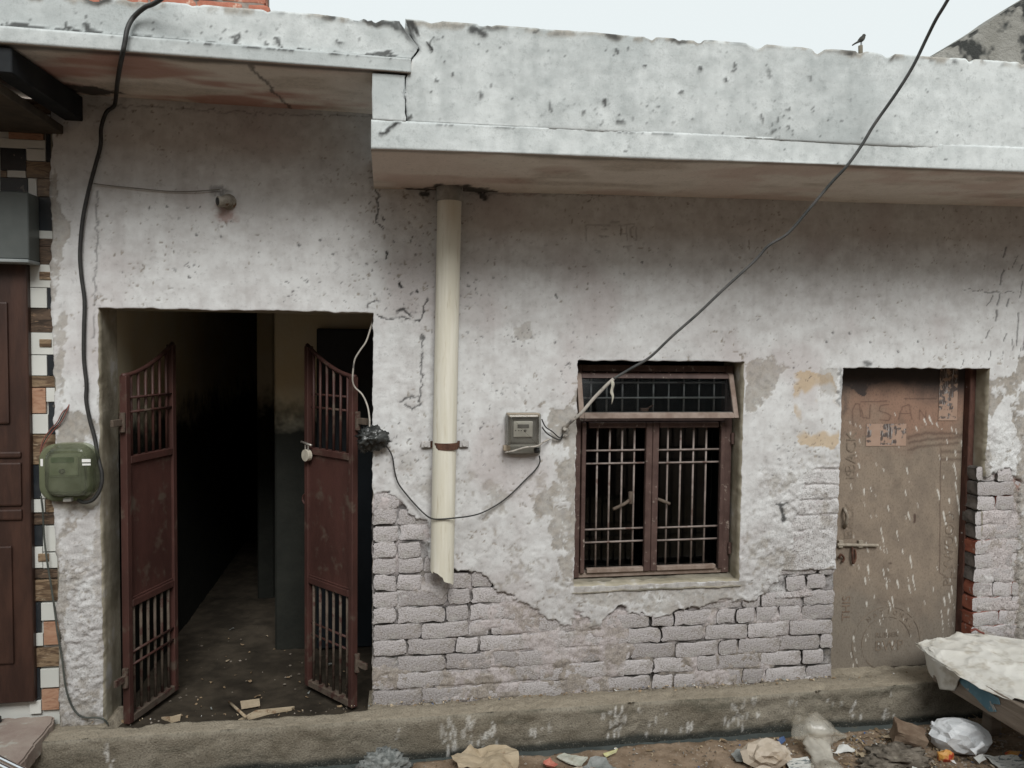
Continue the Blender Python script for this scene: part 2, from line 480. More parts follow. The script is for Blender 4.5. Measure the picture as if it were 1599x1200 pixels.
# openings (x0, x1, z0, z1, recess)
DOORW = (-1.285, -.064, -.10, 1.895)
WIN = (.942, 1.83, .53, 1.678)
RDOOR = (2.386, 3.262, -.05, 1.652)
xb = [-1.472, DOORW[0], DOORW[1], WIN[0], WIN[1], RDOOR[0], RDOOR[1], 4.3]
zb = [-.10, -.05, WIN[2], RDOOR[3], WIN[3], DOORW[3], 2.50, 2.87]
fx = axis(xb, .0064); fz = axis(zb, .0064)
FX, FZ = np.meshgrid(fx, fz)
fld = Field(FX, FZ)
wX = FX + (fbm(FX, FZ, 9, 41) - .5) * .07 + (fbm(FX, FZ, 40, 42) - .5) * .03
wZ = FZ + (fbm(FX, FZ, 9, 43) - .5) * .07 + (fbm(FX, FZ, 40, 44) - .5) * .03
def region(px, Y=0., warp=True):
    return inpoly(XZ(px, Y), wX if warp else FX, wZ if warp else FZ)
pA = [(540, 770), (605, 772), (625, 790), (640, 800), (668, 815), (672, 870), (690, 920), (705, 895), (730, 887), (755, 897), (775, 925), (800, 925), (815, 940), (850, 968), (870, 982), (888, 974), (893, 955), (915, 962), (930, 974), (960, 950), (1000, 957), (1040, 962), (1060, 950), (1100, 950), (1150, 940), (1175, 938), (1198, 928), (1212, 905), (1228, 880), (1240, 800), (1250, 745), (1275, 728), (1345, 728), (1345, 1200), (500, 1200)]
pB = [(1450, 752), (1545, 742), (1570, 735), (1592, 748), (1590, 840), (1588, 1000), (1450, 1100)]
expo = (region(pA) | region(pB)).astype(float)
# bare cement patches: (polygon, strength)
bare = np.zeros(FX.shape)
for pl, v in (([(858, 645), (880, 640), (902, 600), (902, 910), (880, 905), (866, 850), (835, 800), (838, 770), (868, 745), (862, 700)], .85),
              ([(1165, 570), (1200, 555), (1228, 575), (1205, 610), (1180, 640), (1162, 650)], .8),
              ([(893, 908), (1160, 908), (1155, 945), (1050, 955), (960, 948), (893, 930)], .6),
              ([(92, 640), (118, 640), (150, 660), (150, 790), (92, 850)], .9),
              ([(150, 560), (170, 560), (185, 1130), (150, 1000)], .55),
              ([(80, 250), (108, 380), (96, 420), (108, 560), (96, 640), (80, 640)], .75),
              ([(80, 840), (102, 860), (108, 1060), (120, 1140), (80, 1140)], .75),
              ([(1520, 600), (1550, 590), (1620, 575), (1620, 1100), (1592, 1000), (1592, 760), (1578, 640), (1560, 615), (1545, 650), (1542, 745), (1515, 760)], .95),
              ([(1585, 560), (1700, 540), (1700, 1100), (1585, 1100)], .95),
              ([(1270, 570), (1310, 570), (1310, 625), (1285, 620)], .5),
              ([(800, 510), (830, 505), (834, 530), (808, 535)], .55)):
    bare = np.maximum(bare, region(pl) * v)
bmod = fbm(FX, FZ, 12, 50, 5, .72)
bare = bare * sstep(.46, .54, bmod + bare * .14) * (.75 + .5 * (fbm(FX, FZ, 30, 49) - .5))
# flaked specks all over the lime wash, denser low down and near the pipe
dens = .06 + .45 * sstep(1.6, .3, FZ) + .25 * np.exp(-((FX - .25) / .35) ** 2)
fl = sstep(.75, .80, fbm(FX, FZ, 60, 51, 3) + (fbm(FX, FZ, 4, 52) - .5) * .3 + (dens - .4) * .14)
bare = np.maximum(bare, fl * .75)
bare = np.maximum(bare, .55 * sstep(.56, .68, fbm(FX, FZ, 9, 46, 5, .7)) * sstep(1.45, .9, FZ))
bare = np.maximum(bare, .75 * sstep(.52, .64, fbm(FX, FZ, 8, 45, 5, .65) + .14 * sstep(.35, .0, FZ)) * sstep(.42, .1, FZ))
# old pinkish wash
pink = .5 * sstep(.46, .70, fbm(FX, FZ, 2.6, 53) + .18 * np.exp(-((FX - .45) / .5) ** 2) - .12 + .14 * expo)
pink = np.maximum(pink, .9 * expo * sstep(.2, .5, fbm(FX, FZ, 5, 54)))
dirt = np.zeros(FX.shape)
# cracks and spots copied from the photograph
def cr(pts, w, v=1., d=None):
    q = XZ(pts)
    fld.stamp(dirt, q, w, v, .5, .02, 9)
cr([(585, 160), (586, 240), (587, 290), (592, 310), (590, 330), (588, 345), (595, 360)], .0042, .85)
cr([(600, 393), (602, 405)], .004); cr([(588, 492), (600, 497), (625, 497), (655, 502), (662, 480), (668, 468)], .0042, .9)
cr([(658, 525), (660, 545), (655, 570), (660, 590), (655, 620)], .0038, .8); cr([(622, 487), (630, 482), (640, 492)], .007, .9)
cr([(572, 480), (575, 474), (592, 470)], .004, .8)
cr([(622, 626), (640, 620), (655, 618), (656, 630), (642, 638), (632, 630)], .004, .8)
cr([(625, 445), (627, 450)], .007); cr([(650, 455), (652, 457)], .008); cr([(599, 340), (600, 343)], .006)
cr([(1215, 787), (1222, 800), (1222, 812)], .010, .9); cr([(1210, 788), (1226, 788)], .006, .9)
cr([(152, 300), (155, 380), (150, 430), (148, 530)], .004, .5)
cr([(1500, 452), (1540, 457), (1580, 458)], .0025, .6)
cr([(140, 165), (220, 168), (300, 172), (420, 180), (580, 184)], .003, .4)
cr([(735, 304), (900, 306), (1100, 308), (1400, 312)], .004, .35)
for x, y in ((529, 374), (572, 412), (616, 378), (500, 376), (1297, 519), (1323, 521), (1354, 534), (1399, 549), (1430, 533), (866, 461), (868, 464), (1138, 423), (1287, 535), (865, 535), (609, 687), (1000, 410), (468, 384), (519, 397), (235, 326), (262, 325), (345, 370), (307, 368), (585, 459)):
    fld.stamp(dirt, XZ([(x, y), (x + 1, y + 1)]), .0048, .8, .6, .006, 2)
rnd = random.Random(11)
for cx, cy, sx, sy, n in ((600, 420, 45, 70, 34), (745, 470, 30, 90, 34), (630, 720, 25, 60, 30), (480, 450, 60, 30, 22), (815, 525, 22, 12, 22), (800, 610, 25, 10, 14), (310, 420, 60, 25, 18), (300, 340, 50, 30, 12), (760, 660, 40, 60, 18), (900, 540, 60, 40, 10), (1240, 680, 50, 60, 26), (1080, 440, 160, 60, 9), (1250, 590, 30, 25, 12), (640, 490, 25, 25, 16), (880, 580, 12, 14, 12)):
    for _ in range(n):
        x, y = rnd.gauss(cx, sx * .6), rnd.gauss(cy, sy * .6)
        fld.stamp(dirt, XZ([(x, y), (x + rnd.uniform(-3, 3), y + rnd.uniform(-3, 3))]), rnd.uniform(.0015, .0036), rnd.uniform(.3, .8), .6, .01, 4)
# dark flicks of paint at the right hand end
for x, y, dx, dy, w in ((1567, 388, -4, 14, .006), (1563, 423, -6, 22, .006), (1547, 462, -9, 16, .004), (1557, 460, -4, 18, .006), (1572, 468, -3, 12, .007), (1553, 486, -3, 14, .007), (1586, 490, -4, 50, .006), (1541, 516, -6, 12, .005), (1568, 522, -5, 10, .005), (1543, 550, -3, 12, .004), (1562, 548, -2, 14, .003), (1592, 415, -5, 10, .005), (1594, 440, -6, 26, .004), (1597, 515, -4, 30, .006), (1500, 563, -4, 10, .003), (1575, 530, 1, 18, .003), (1585, 400, -8, 18, .003), (1590, 540, -3, 20, .003)):
    fld.stamp(dirt, XZ([(x, y), (x + dx, y + dy)]), w * .75, .7, .7, .008, 3)
# worn lettering on the wall
for s in ([(912, 354), (950, 353)], [(940, 355), (946, 360), (938, 360)], [(913, 355), (913, 378)], [(936, 370), (948, 371)], [(964, 352), (989, 352)], [(967, 354), (969, 366), (977, 366)], [(977, 352), (977, 376)], [(989, 355), (983, 360), (984, 370), (991, 376)], [(992, 356), (992, 376)], [(973, 386), (985, 386)], [(979, 387), (980, 392)], [(952, 348), (966, 347)], [(928, 390), (937, 393), (930, 396)]):
    fld.stamp(dirt, XZ(s), .0038, .33, .7, .006, 6)
# rust and soot round the old tap and pipe collar
red = np.zeros(FX.shape)
fld.stamp(red, XZ([(352, 325), (354, 338)]), .03, .55, .8, .06, 5)
fld.stamp(dirt, XZ([(338, 300), (352, 302)]), .018, .6, .9, .05, 5)
fld.stamp(dirt, XZ([(664, 297), (684, 290)]), .016, .9, .6, .05, 7)
fld.stamp(dirt, XZ([(722, 285), (735, 290), (758, 304)]), .016, .95, .6, .06, 8)
fld.stamp(dirt, XZ([(748, 305), (756, 312)]), .012, .9, .6, .04, 8)
fld.stamp(red, XZ([(775, 297), (830, 300)]), .016, .35, .9, .05, 8)
# soot and grime near doors
fld.stamp(dirt, XZ([(1347, 568), (1353, 570)]), .016, .75, .7, .03, 8)
fld.stamp(dirt, XZ([(1310, 578), (1312, 600), (1308, 630)]), .011, .55, .9, .05, 8)
red = np.maximum(red, expo * sstep(.62, .7, fbm(FX, FZ, 7, 57)) * (FX > 3.2) * .8)
orange = region([(1235, 585), (1300, 580), (1312, 640), (1300, 700), (1245, 690)])
# surface height (towards the street is negative Y)
smear = sstep(.44, .60, fbm(FX, FZ, 3.3, 61) + .30 * region([(790, 930), (985, 955), (970, 1110), (660, 1115), (690, 1040), (780, 1010)], warp=False) - .32 * region([(560, 770), (680, 770), (690, 1000), (560, 1050)], warp=False) + .12 * region([(1450, 735), (1620, 735), (1620, 1010), (1450, 1010)], warp=False) - .18 * region([(985, 950), (1300, 930), (1300, 1050), (985, 1055)], warp=False) - .10 * region([(660, 920), (800, 920), (800, 1010), (700, 1060), (640, 1060)], warp=False) + .34 * region([(1200, 700), (1310, 700), (1310, 890), (1200, 890)], warp=False) + .22 * region([(560, 1040), (900, 1060), (900, 1120), (560, 1120)], warp=False))
rough = sstep(1.3, .4, FZ) * .55 + .10 + .3 * np.exp(-((FX - .12) / .2) ** 2)
pil = np.clip(np.exp(-((FX + 1.38) / .13) ** 2) * sstep(1.2, .5, FZ), 0, 1)
rgtw = np.exp(-((FX - 2.2) / .28) ** 2) * sstep(1.3, 1.0, FZ)
rough = rough + 1.2 * pil + 1.3 * rgtw + 1.3 * (FX > 3.25) * sstep(1.5, 1.2, FZ)
YP = -.016 + (fbm(FX, FZ, 1.1, 62, 2) - .5) * .014 + (fbm(FX, FZ, 11, 63) - .5) * (.0018 + .0045 * rough) + (fbm(FX, FZ, 50, 64, 3) - .5) * .0095 * rough
YP += bare * .0035 + dirt * .0035
YP += rough * .5 * np.clip(fbm(FX, FZ, 36, 69, 3) - .54, 0, 1) * .035
YB = .011 + (fbm(FX, FZ, 7, 65, 4, .6) - .5) * .060
YS = -.0035 + (fbm(FX, FZ, 9, 66) - .5) * .022 + (fbm(FX, FZ, 45, 67, 3) - .5) * .010
YS = YS - .008 * region([(1200, 700), (1310, 700), (1310, 890), (1200, 890)], warp=False)
zone = region([(1200, 690), (1312, 690), (1312, 895), (1200, 895)], warp=False)
crs = np.abs((FZ + .03 + (fbm(FX, FZ, 6, 76) - .5) * .02) / .0815 % 1 - .5)       # .5 at the bed joints
YS = YS + .010 * sstep(.40, .49, crs) * sstep(.42, .55, fbm(FX, FZ, 5, 77))
pink = np.where(zone, pink * .25, pink)
YM = YB * (1 - smear) + YS * smear
YY = YP * (1 - expo) + YM * expo
dirt = np.maximum(dirt, expo * (1 - smear) * sstep(0, .014, YB) * (.45 + .45 * sstep(.4, .6, fbm(FX, FZ, 18, 68))))
# cell mask
cx = .5 * (fx[1:] + fx[:-1]); cz = .5 * (fz[1:] + fz[:-1])
CX, CZ = np.meshgrid(cx, cz)
hole = np.zeros(CX.shape, bool)
for a in (DOORW, WIN, RDOOR):
    hole |= (CX > a[0]) & (CX < a[1]) & (CZ > a[2]) & (CZ < a[3])
hole |= (CX > -.06) & (CZ > 2.60)
jx = (fbm(FX, FZ, 22, 71) - .5) * .016
jz = (fbm(FX, FZ, 22, 72) - .5) * .014
jx[:, 0] += (fbm(fx[0] + 0 * fz, fz, 7, 73) - .5) * .05
VX = FX + jx; VZ = FZ + jz
co = np.stack([VX, YY, VZ], -1).reshape(-1, 3)
nr, nc = FX.shape
fc = gridfaces(nr, nc)[~hole.ravel()]
mi = np.zeros(len(fc), int)
streak = fbm(FX * 9, FZ * .6, 5, 58)
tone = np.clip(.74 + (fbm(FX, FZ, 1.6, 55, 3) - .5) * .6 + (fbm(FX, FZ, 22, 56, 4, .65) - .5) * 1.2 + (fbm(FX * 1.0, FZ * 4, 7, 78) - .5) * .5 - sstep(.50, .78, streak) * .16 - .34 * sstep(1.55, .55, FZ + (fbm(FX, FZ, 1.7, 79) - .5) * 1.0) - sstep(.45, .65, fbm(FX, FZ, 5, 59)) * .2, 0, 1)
attrs = dict(bare=bare, pink=pink, dirt=dirt, red=np.maximum(red, 0), tone=tone, grit=np.clip(.04 + .42 * (rough - .3) + .35 * expo + .25 * (fbm(FX, FZ, 3, 74) - .5), 0, 1), ochre=orange * .8 * sstep(.40, .60, fbm(FX, FZ, 9, 75)))
# reveals: carry the rim of every opening back into the wall
ex_co = []; ex_f = []; base = nr * nc
ex_at = {k: [] for k in attrs}
def rim(idx, depth, flip):
    global base
    pts = co[idx]
    rows = 5
    for k in range(1, rows + 1):
        q = pts.copy()
        q[:, 1] = pts[:, 1] + (depth - pts[:, 1]) * k / rows
        q[:, 0] += (FX.ravel()[idx] - q[:, 0]) * min(1, k / 2); q[:, 2] += (FZ.ravel()[idx] - q[:, 2]) * min(1, k / 2)
        ex_co.append(q)
        for kk in attrs: ex_at[kk].append(np.full(len(q), {'bare': .75, 'pink': .2, 'tone': .5, 'grit': .3}.get(kk, 0.)))
    prev = idx
    for k in range(rows):
        cur = base + np.arange(len(idx)); base += len(idx)
        a, b, c, d = prev[:-1], prev[1:], cur[1:], cur[:-1]
        ex_f.append(np.stack([a, b, c, d] if flip else [a, d, c, b], 1))
        prev = cur
I = np.arange(nr * nc).reshape(nr, nc)
def ix(arr, v): return int(np.argmin(abs(arr - v)))
for a, dep in ((DOORW, .23), (WIN, .23), (RDOOR, .16)):
    i0, i1, j0, j1 = ix(fx, a[0]), ix(fx, a[1]), ix(fz, a[2]), ix(fz, a[3])
    rim(I[j0:j1 + 1, i0], dep, False); rim(I[j0:j1 + 1, i1], dep, True)
    rim(I[j1, i0:i1 + 1], dep, False)
    if a is WIN: rim(I[j0, i0:i1 + 1], dep, True)
rim(I[:, 0], .25, True)
rim(I[:, -1], .25, False)
allco = np.vstack([co] + ex_co)
allf = np.vstack([fc] + ex_f)
allat = {k: np.concatenate([attrs[k].ravel()] + ex_at[k]) for k in attrs}
mi = np.zeros(len(allf), int); mi[len(fc):] = 1
REV = simple('reveal_cement', (0.24, 0.215, 0.16), (0.40, 0.365, 0.29), 6, bump=.5, c2=(0.45, 0.43, 0.40), s2=6, t2=(.58, .68))
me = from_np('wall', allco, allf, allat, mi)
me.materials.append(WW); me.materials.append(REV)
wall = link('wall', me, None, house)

# ---- bricks where the plaster has fallen
def whitebrick():
    k = NT('limewashed_brick', .93, .12)
    oi = k.n('ShaderNodeObjectInfo')
    c = k.mix(oi.outputs['Random'], (0.47, 0.445, 0.447), (0.32, 0.298, 0.295))
    c = k.mix(k.mul(k.ramp(k.noise(16, 6, .7), .46, .66), .75), c, (0.26, 0.235, 0.21))
    c = k.mix(k.mul(k.ramp(k.noise(9, 5, .65), .52, .7), .7), c, (0.50, 0.49, 0.485))
    g = k.noise(130, 2, .6)
    c = k.mix(k.mul(k.ramp(g, .50, .72), .36), c, (0.13, 0.12, 0.11))
    c = k.mix(k.mul(k.ramp(g, .45, .3), .35), c, (0.60, 0.59, 0.59))
    k.col(c); k.bump(g, .7, .01)
    return k.m
WBR = whitebrick()
def brick_mesh(w, seed, h=.071, d=.10, mat0=None, mat1=None):
    nx = max(4, int(w / .045)) + 2; nzv = 5
    bm = bmesh.new()
    us = np.concatenate([[-1], np.linspace(-1 + .014 / w, 1 - .014 / w, nx - 1), [1]]); vs = np.array([-1, -1 + .014 / h, -.3, .3, 1 - .014 / h, 1])
    V = []
    for v in vs:
        row = []
        for u in us:
            x = u * w / 2; z = v * h / 2
            rr = abs(u) > .999; ss = abs(v) > .999
            y = .0025 * min(1, rr + ss) + (vnoise(x * 34, z * 34, seed) - .5) * .007 + (vnoise(x * 90, z * 90, seed + 9) - .5) * .003
            x += (vnoise(z * 45, seed * 3.1, seed + 2) - .5) * .016 * abs(u) - math.copysign(.005, u) * (abs(u) > .99) * (abs(v) > .99)
            z += (vnoise(x * 22, seed * 2.3, seed + 4) - .5) * .014 * abs(v) - math.copysign(.007, v) * (abs(v) > .99) * (abs(u) > .99)
            row.append(bm.verts.new((x, y, z)))
        V.append(row)
    for j in range(nzv):
        for i in range(nx):
            bm.faces.new((V[j][i], V[j][i + 1], V[j + 1][i + 1], V[j + 1][i]))
    ring = [V[0][i] for i in range(nx + 1)] + [V[j][nx] for j in range(1, nzv + 1)] + [V[nzv][i] for i in range(nx - 1, -1, -1)] + [V[j][0] for j in range(nzv - 1, 0, -1)]
    bk = [bm.verts.new((v.co.x * .99, d, v.co.z * .98)) for v in ring]
    n = len(ring)
    for i in range(n):
        f = bm.faces.new((ring[i], bk[i], bk[(i + 1) % n], ring[(i + 1) % n])); f.material_index = 1
    me = bpy.data.meshes.new('brick'); bm.to_mesh(me); bm.free()
    me.polygons.foreach_set('use_smooth', np.ones(len(me.polygons), bool))
    me.set_sharp_from_angle(angle=R(38))
    me.materials.append(mat0 or WBR); me.materials.append(mat1 or REDB)
    return me
LIB = {}
JNT = simple('limed_brick_side', (0.05, 0.045, 0.04), (0.17, 0.155, 0.145), 14, bump=.4)
def get_brick(w, rnd, red=False):
    k = (round(w * 1000), rnd.randrange(6), red)
    if k not in LIB: LIB[k] = brick_mesh(w, k[0] // 7 + k[1] * 37, .0755, mat1=REDB if red else JNT)
    return LIB[k]
def sample(arr, x, z):
    return arr[min(len(fz) - 1, max(0, int(np.searchsorted(fz, z)))), min(len(fx) - 1, max(0, int(np.searchsorted(fx, x))))]
rnd = random.Random(3)
nb = 0
def lay(x0, x1, z0, courses, jambs):
    global nb
    for c in range(courses):
        z = z0 + .0815 * (c + .5) + rnd.uniform(-.003, .003)
        x = x0; first = True
        head = rnd.random() < .35
        while x < x1 - .05:
            w = .225 if rnd.random() < (.25 if head else .58) else rnd.choice((.108, .108, .12, .095))
            if first and c % 2: w = .108 if w > .2 else .16
            first = False
            if x + w > x1 - .05: w = x1 - x
            w = round(w, 2)
            xc = x + w / 2
            pts = [(xc + a * w * .45, z + b * .03) for a in (-1, -.3, .3, 1) for b in (-1, 0, 1)]
            e = np.mean([sample(expo, *p) for p in pts]); s = np.mean([sample(smear, *p) for p in pts])
            inh = any(a[0] - .0 < xc < a[1] + .0 and a[2] < z < a[3] for a in (DOORW, WIN, RDOOR))
            if e > .25 and s < 1.01 and not inh:
                o = link('brick', get_brick(w - .002, rnd, x0 > 3 and rnd.random() < .5), None, wall, world=False)
                o.location = (xc, rnd.uniform(-.009, .001) + (.008 if e < .6 else 0), z)
                o.rotation_euler = (rnd.uniform(-.02, .02), rnd.uniform(-.018, .018), rnd.uniform(-.02, .02))
                nb += 1
            x += w + .008
lay(DOORW[1] + .004, RDOOR[0] - .002, -.03, 14, None)
lay(RDOOR[1] - .035, 3.52, -.03, 15, None)
wall.location = (0, 0, 0)

# ---- roof slab and parapet in two lengths (left one higher), swept along X with worn edges
def sweep(name, x0, x1, profile, mat, parent, amp=.006, chip=.0, seed=0, marks=(), Yp=-.68, extra=None, topnoise=.0, dx=.0085, topfn=None, pinkamt=.6, matb=None, soff=None, warp=None):
    pl = []
    kind = []
    n = len(profile)
    for i in range(n):
        a, b = profile[i][:2], profile[(i + 1) % n][:2]
        st = profile[i][2]
        m = max(1, int(round(math.hypot(b[0] - a[0], b[1] - a[1]) / st)))
        for k in range(m):
            t = k / m
            pl.append((a[0] + (b[0] - a[0]) * t, a[1] + (b[1] - a[1]) * t)); kind.append(i)
    pl = np.array(pl); kind = np.array(kind)
    nxt = np.roll(pl, -1, 0); prv = np.roll(pl, 1, 0)
    tg = nxt - prv; tg /= np.linalg.norm(tg, axis=1)[:, None] + 1e-9
    nr_ = np.stack([tg[:, 1], -tg[:, 0]], 1)          # outward for this winding
    xs = np.arange(x0, x1 + dx * .5, dx); xs[-1] = x1
    SX, SI = np.meshgrid(xs, np.arange(len(pl)))
    PY, PZ = pl[SI, 0], pl[SI, 1]
    zt = extra(SX) if extra else 0
    arc = np.concatenate([[0], np.cumsum(np.hypot(*np.diff(pl, axis=0).T))])[SI]
    d = (fbm(SX, arc, 1.6, seed, 2) - .5) * amp * 2 + (fbm(SX, arc, 18, seed + 3) - .5) * amp * .45 + (fbm(SX, arc, 60, seed + 5, 2) - .5) * amp * .25
    dirt = np.zeros(SX.shape); bare = np.zeros(SX.shape)
    fl = Field(SX, PZ + zt)
    front = (kind[SI] == 1)
    for pts, w, v in marks:
        tmp = np.zeros(SX.shape)
        fl.stamp(tmp, XZ(pts, Yp), w, v, .5, .018, seed)
        dirt = np.maximum(dirt, tmp * front)
    if warp is not None:
        ce = 1 - sstep(.004, .020, np.abs(SX - warp[0]) + (fbm(SX, PZ, 30, seed + 51) - .5) * .03)
        dirt = np.maximum(dirt, .9 * ce * front * sstep(2.86, 2.97, PZ + zt))
    d = d - dirt * .004 * front
    zmax = pl[:, 1].max(); zmin = pl[:, 1].min()
    tn = sstep(zmax - .10, zmax, PZ)
    drop = (np.clip(fbm(SX, SX * 0 + seed, 4, seed + 7) - .5, 0, 1) * .03 + np.clip(fbm(SX, SX * 0 + seed, 15, seed + 8, 3) - .56, 0, 1) * .07) * chip * tn
    # dark weathered rim at the top of the parapet
    rimm = sstep(zmax - .030, zmax - .004, PZ + (fbm(SX, arc, 9, seed + 9) - .5) * .05) * chip
    dirt = np.maximum(dirt, np.clip(rimm, 0, 1) * sstep(.54, .66, fbm(SX, arc, 11, seed + 11)) * .85)
    bare = np.maximum(bare, np.clip(rimm, 0, 1) * .7 * sstep(.40, .55, fbm(SX, arc, 15, seed + 12)))
    spk = sstep(.89, .92, fbm(SX, arc, 60, seed + 13, 2) + (fbm(SX, arc, 2.2, seed + 14) - .5) * .3)
    dirt = np.maximum(dirt, spk * .65 * front)
    red_ = np.zeros(SX.shape)
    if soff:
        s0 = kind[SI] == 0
        lip = sstep(Yp + soff[0], Yp + soff[0] * .5, PY + (fbm(SX, arc, 5, seed + 31) - .5) * .04)  # front edge of the soffit made darker through the same mask
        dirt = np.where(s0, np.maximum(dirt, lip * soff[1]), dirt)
        rn_ = fbm(SX * .45, PY, 5, seed + 33)
        red_ = np.where(s0, soff[2] * .9 * sstep(.50, .66, rn_), 0)
        bare = np.where(s0, np.maximum(bare, .5 * sstep(.54, .70, fbm(SX * .35, PY, 7, seed + 35))), bare)
        for (x_, y_, r_) in soff[3]:
            dd_ = np.hypot((SX - x_) * .7, PY - y_) + (fbm(SX, PY, 22, seed + 37) - .5) * .12
            dirt = np.where(s0, np.maximum(dirt, .92 * (1 - sstep(r_ * .6, r_, dd_))), dirt)
        for pl_, w_ in soff[4]:
            q_ = segdist(SX + (fbm(SX, PY, 14, seed + 38) - .5) * .03, PY, pl_)
            dirt = np.where(s0, np.maximum(dirt, .7 * (1 - sstep(w_ * .5, w_, q_))), dirt)
    Yv = PY + nr_[SI, 0] * d
    Zv = PZ + nr_[SI, 1] * d + zt - drop
    pk = pinkamt * sstep(.45, .68, fbm(SX, arc, 1.9, seed + 15))
    SXw = SX + (warp[1](PZ + zt) * np.clip(1 - np.abs(SX - warp[0]) / .16, 0, 1) if warp else 0)
    co = np.stack([SXw, Yv, Zv], -1).reshape(-1, 3)
    f = gridfaces(len(pl), len(xs), wrap=True)
    kk = np.repeat(kind, len(xs) - 1)
    mi = (kk != 0).astype(int)
    # end caps as a fan of quads to the middle
    capf = []
    L = len(xs)
    base = len(co)
    cc = []
    for c, col_ in ((0, 0), (1, L - 1)):
        idx = np.arange(len(pl)) * L + col_
        cc.append(co[idx].mean(0)); ci = base + c
        a = idx; b = np.roll(idx, -1)
        q = np.stack([a, b, np.full(len(a), ci), np.full(len(a), ci)], 1)
        capf.append(q[:, ::-1] if c else q)
    return co, f, mi, dict(dirt=dirt, bare=bare, pink=pk, red=red_, grit=np.clip(.06 + .3 * (fbm(SX, arc, 4, seed + 41) - .4), 0, 1), ochre=np.zeros(SX.shape), tone=np.clip(.68 + (fbm(SX, arc, 1.5, seed + 21, 3) - .5) * .9 + (fbm(SX, arc, 20, seed + 22, 4, .65) - .5) * 1.2 + (fbm(SX, arc * 3, 8, seed + 24) - .5) * .5 - sstep(.5, .75, fbm(SX * 7, arc * .7, 5, seed + 23)) * .15, 0, 1)), np.array(cc), capf, len(pl), L
def swept(name, mats, parent, **kw):
    co, f, mi, at, cc, capf, n, L = sweep(name, **kw, mat=None, parent=None)
    at = {k: v for k, v in at.items()}
    me = from_np(name, co, f, at, mi)
    for m in mats: me.materials.append(m)
    bm = bmesh.new(); bm.from_mesh(me)
    bm.verts.ensure_lookup_table()
    bd = [e for e in bm.edges if e.is_boundary]
    bmesh.ops.holes_fill(bm, edges=bd, sides=0)
    bm.to_mesh(me); bm.free()
    return link(name, me, None, parent)
PJ = -.68
tilt = lambda x: np.clip(x, -.1, 5) * .0165
tilt2 = lambda x: np.clip(x, -.1, 5) * .008
rmarks = [([(640, 190), (700, 193), (760, 196), (830, 198), (900, 200), (985, 208), (1090, 208), (1200, 212), (1350, 218), (1599, 225)], .0028, .55),
          ([(635, 190), (625, 188), (612, 195), (600, 207), (593, 208)], .006, .95),
          ([(722, 191), (735, 193), (752, 191)], .007, .8), ([(640, 187), (660, 188)], .006, .9), ([(775, 193), (782, 194)], .006, .8)]
pmarks = [([(640, 34), (643, 50)], .014, .95), ([(657, 69), (660, 74)], .012, 1.),
          ([(660, 68), (668, 58), (690, 57)], .0024, .7), ([(740, 46), (757, 51)], .016, .9), ([(622, 148), (626, 150)], .009, .9),
          ([(945, 157), (946, 162)], .010, .9), ([(1092, 106), (1094, 107)], .007, .9), ([(1132, 124), (1133, 126)], .007, .9), ([(1008, 102), (1009, 103)], .005, .9), ([(963, 79), (964, 81)], .007, .8),
          ([(966, 190), (972, 194)], .008, .8), ([(968, 178), (969, 179)], .006, .8), ([(860, 160), (859, 172)], .005, .7), ([(911, 174), (910, 178)], .006, .7),
          ([(1060, 147), (1070, 142)], .005, .7), ([(1150, 100), (1145, 110)], .005, .7), ([(1265, 120), (1267, 124)], .006, .6), ([(1330, 155), (1331, 157)], .004, .6),
          ([(751, 147), (752, 149)], .009, .8), ([(706, 116), (707, 117)], .006, .8), ([(680, 127), (681, 127)], .006, .8), ([(671, 143), (672, 144)], .005, .8),
          ([(1078, 183), (1085, 186)], .004, .6), ([(1190, 180), (1194, 190)], .005, .7), ([(1215, 184), (1216, 188)], .005, .7), ([(1230, 195), (1232, 200)], .005, .7), ([(1205, 205), (1212, 206)], .006, .7),
          ([(620, 170), (624, 180), (634, 186), (640, 182)], .004, .9), ([(1200, 110), (1202, 118)], .010, .5)]
rn = random.Random(8)
for cx_, cy_, sx_, sy_, n_ in ((1215, 190, 18, 22, 26), (990, 180, 22, 12, 14), (1000, 120, 200, 40, 14), (870, 170, 40, 10, 12), (1500, 180, 60, 20, 12), (1110, 190, 60, 12, 12), (700, 120, 40, 30, 8)):
    for _ in range(n_):
        x, y = rn.gauss(cx_, sx_), rn.gauss(cy_, sy_)
        pmarks.append(([(x, y), (x + rn.uniform(-3, 3), y + rn.uniform(-1, 4))], rn.uniform(.0015, .0035), rn.uniform(.35, .8)))
_ck = XZ([(634, 172), (632, 150), (632, 135), (634, 120), (638, 105), (641, 92), (652, 82), (655, 71), (645, 62), (637, 50), (631, 34), (630, 20)], -.68)
_ckz = [p[1] for p in _ck]; _ckx = [p[0] for p in _ck]
CKX = lambda z: np.interp(z, _ckz, _ckx) + (vnoise(z * 60, z * 0 + 2, 4) - .5) * .010 + sstep(2.95, 3.0, z) * 0
crackL = (.064, lambda z: CKX(z) - .064 - .0045 - .014 * sstep(2.90, 3.0, z))
crackR = (.066, lambda z: CKX(z) - .066 + .0045 + .004 * sstep(2.90, 3.0, z))
box('crack_backing', -.02, .14, -.62, -.56, 2.63, 2.955, simple('crack_dark', (.03, .03, .03), (.05, .05, .048), 20), house, .0)  # dark backing added so that no sky shows through the crack
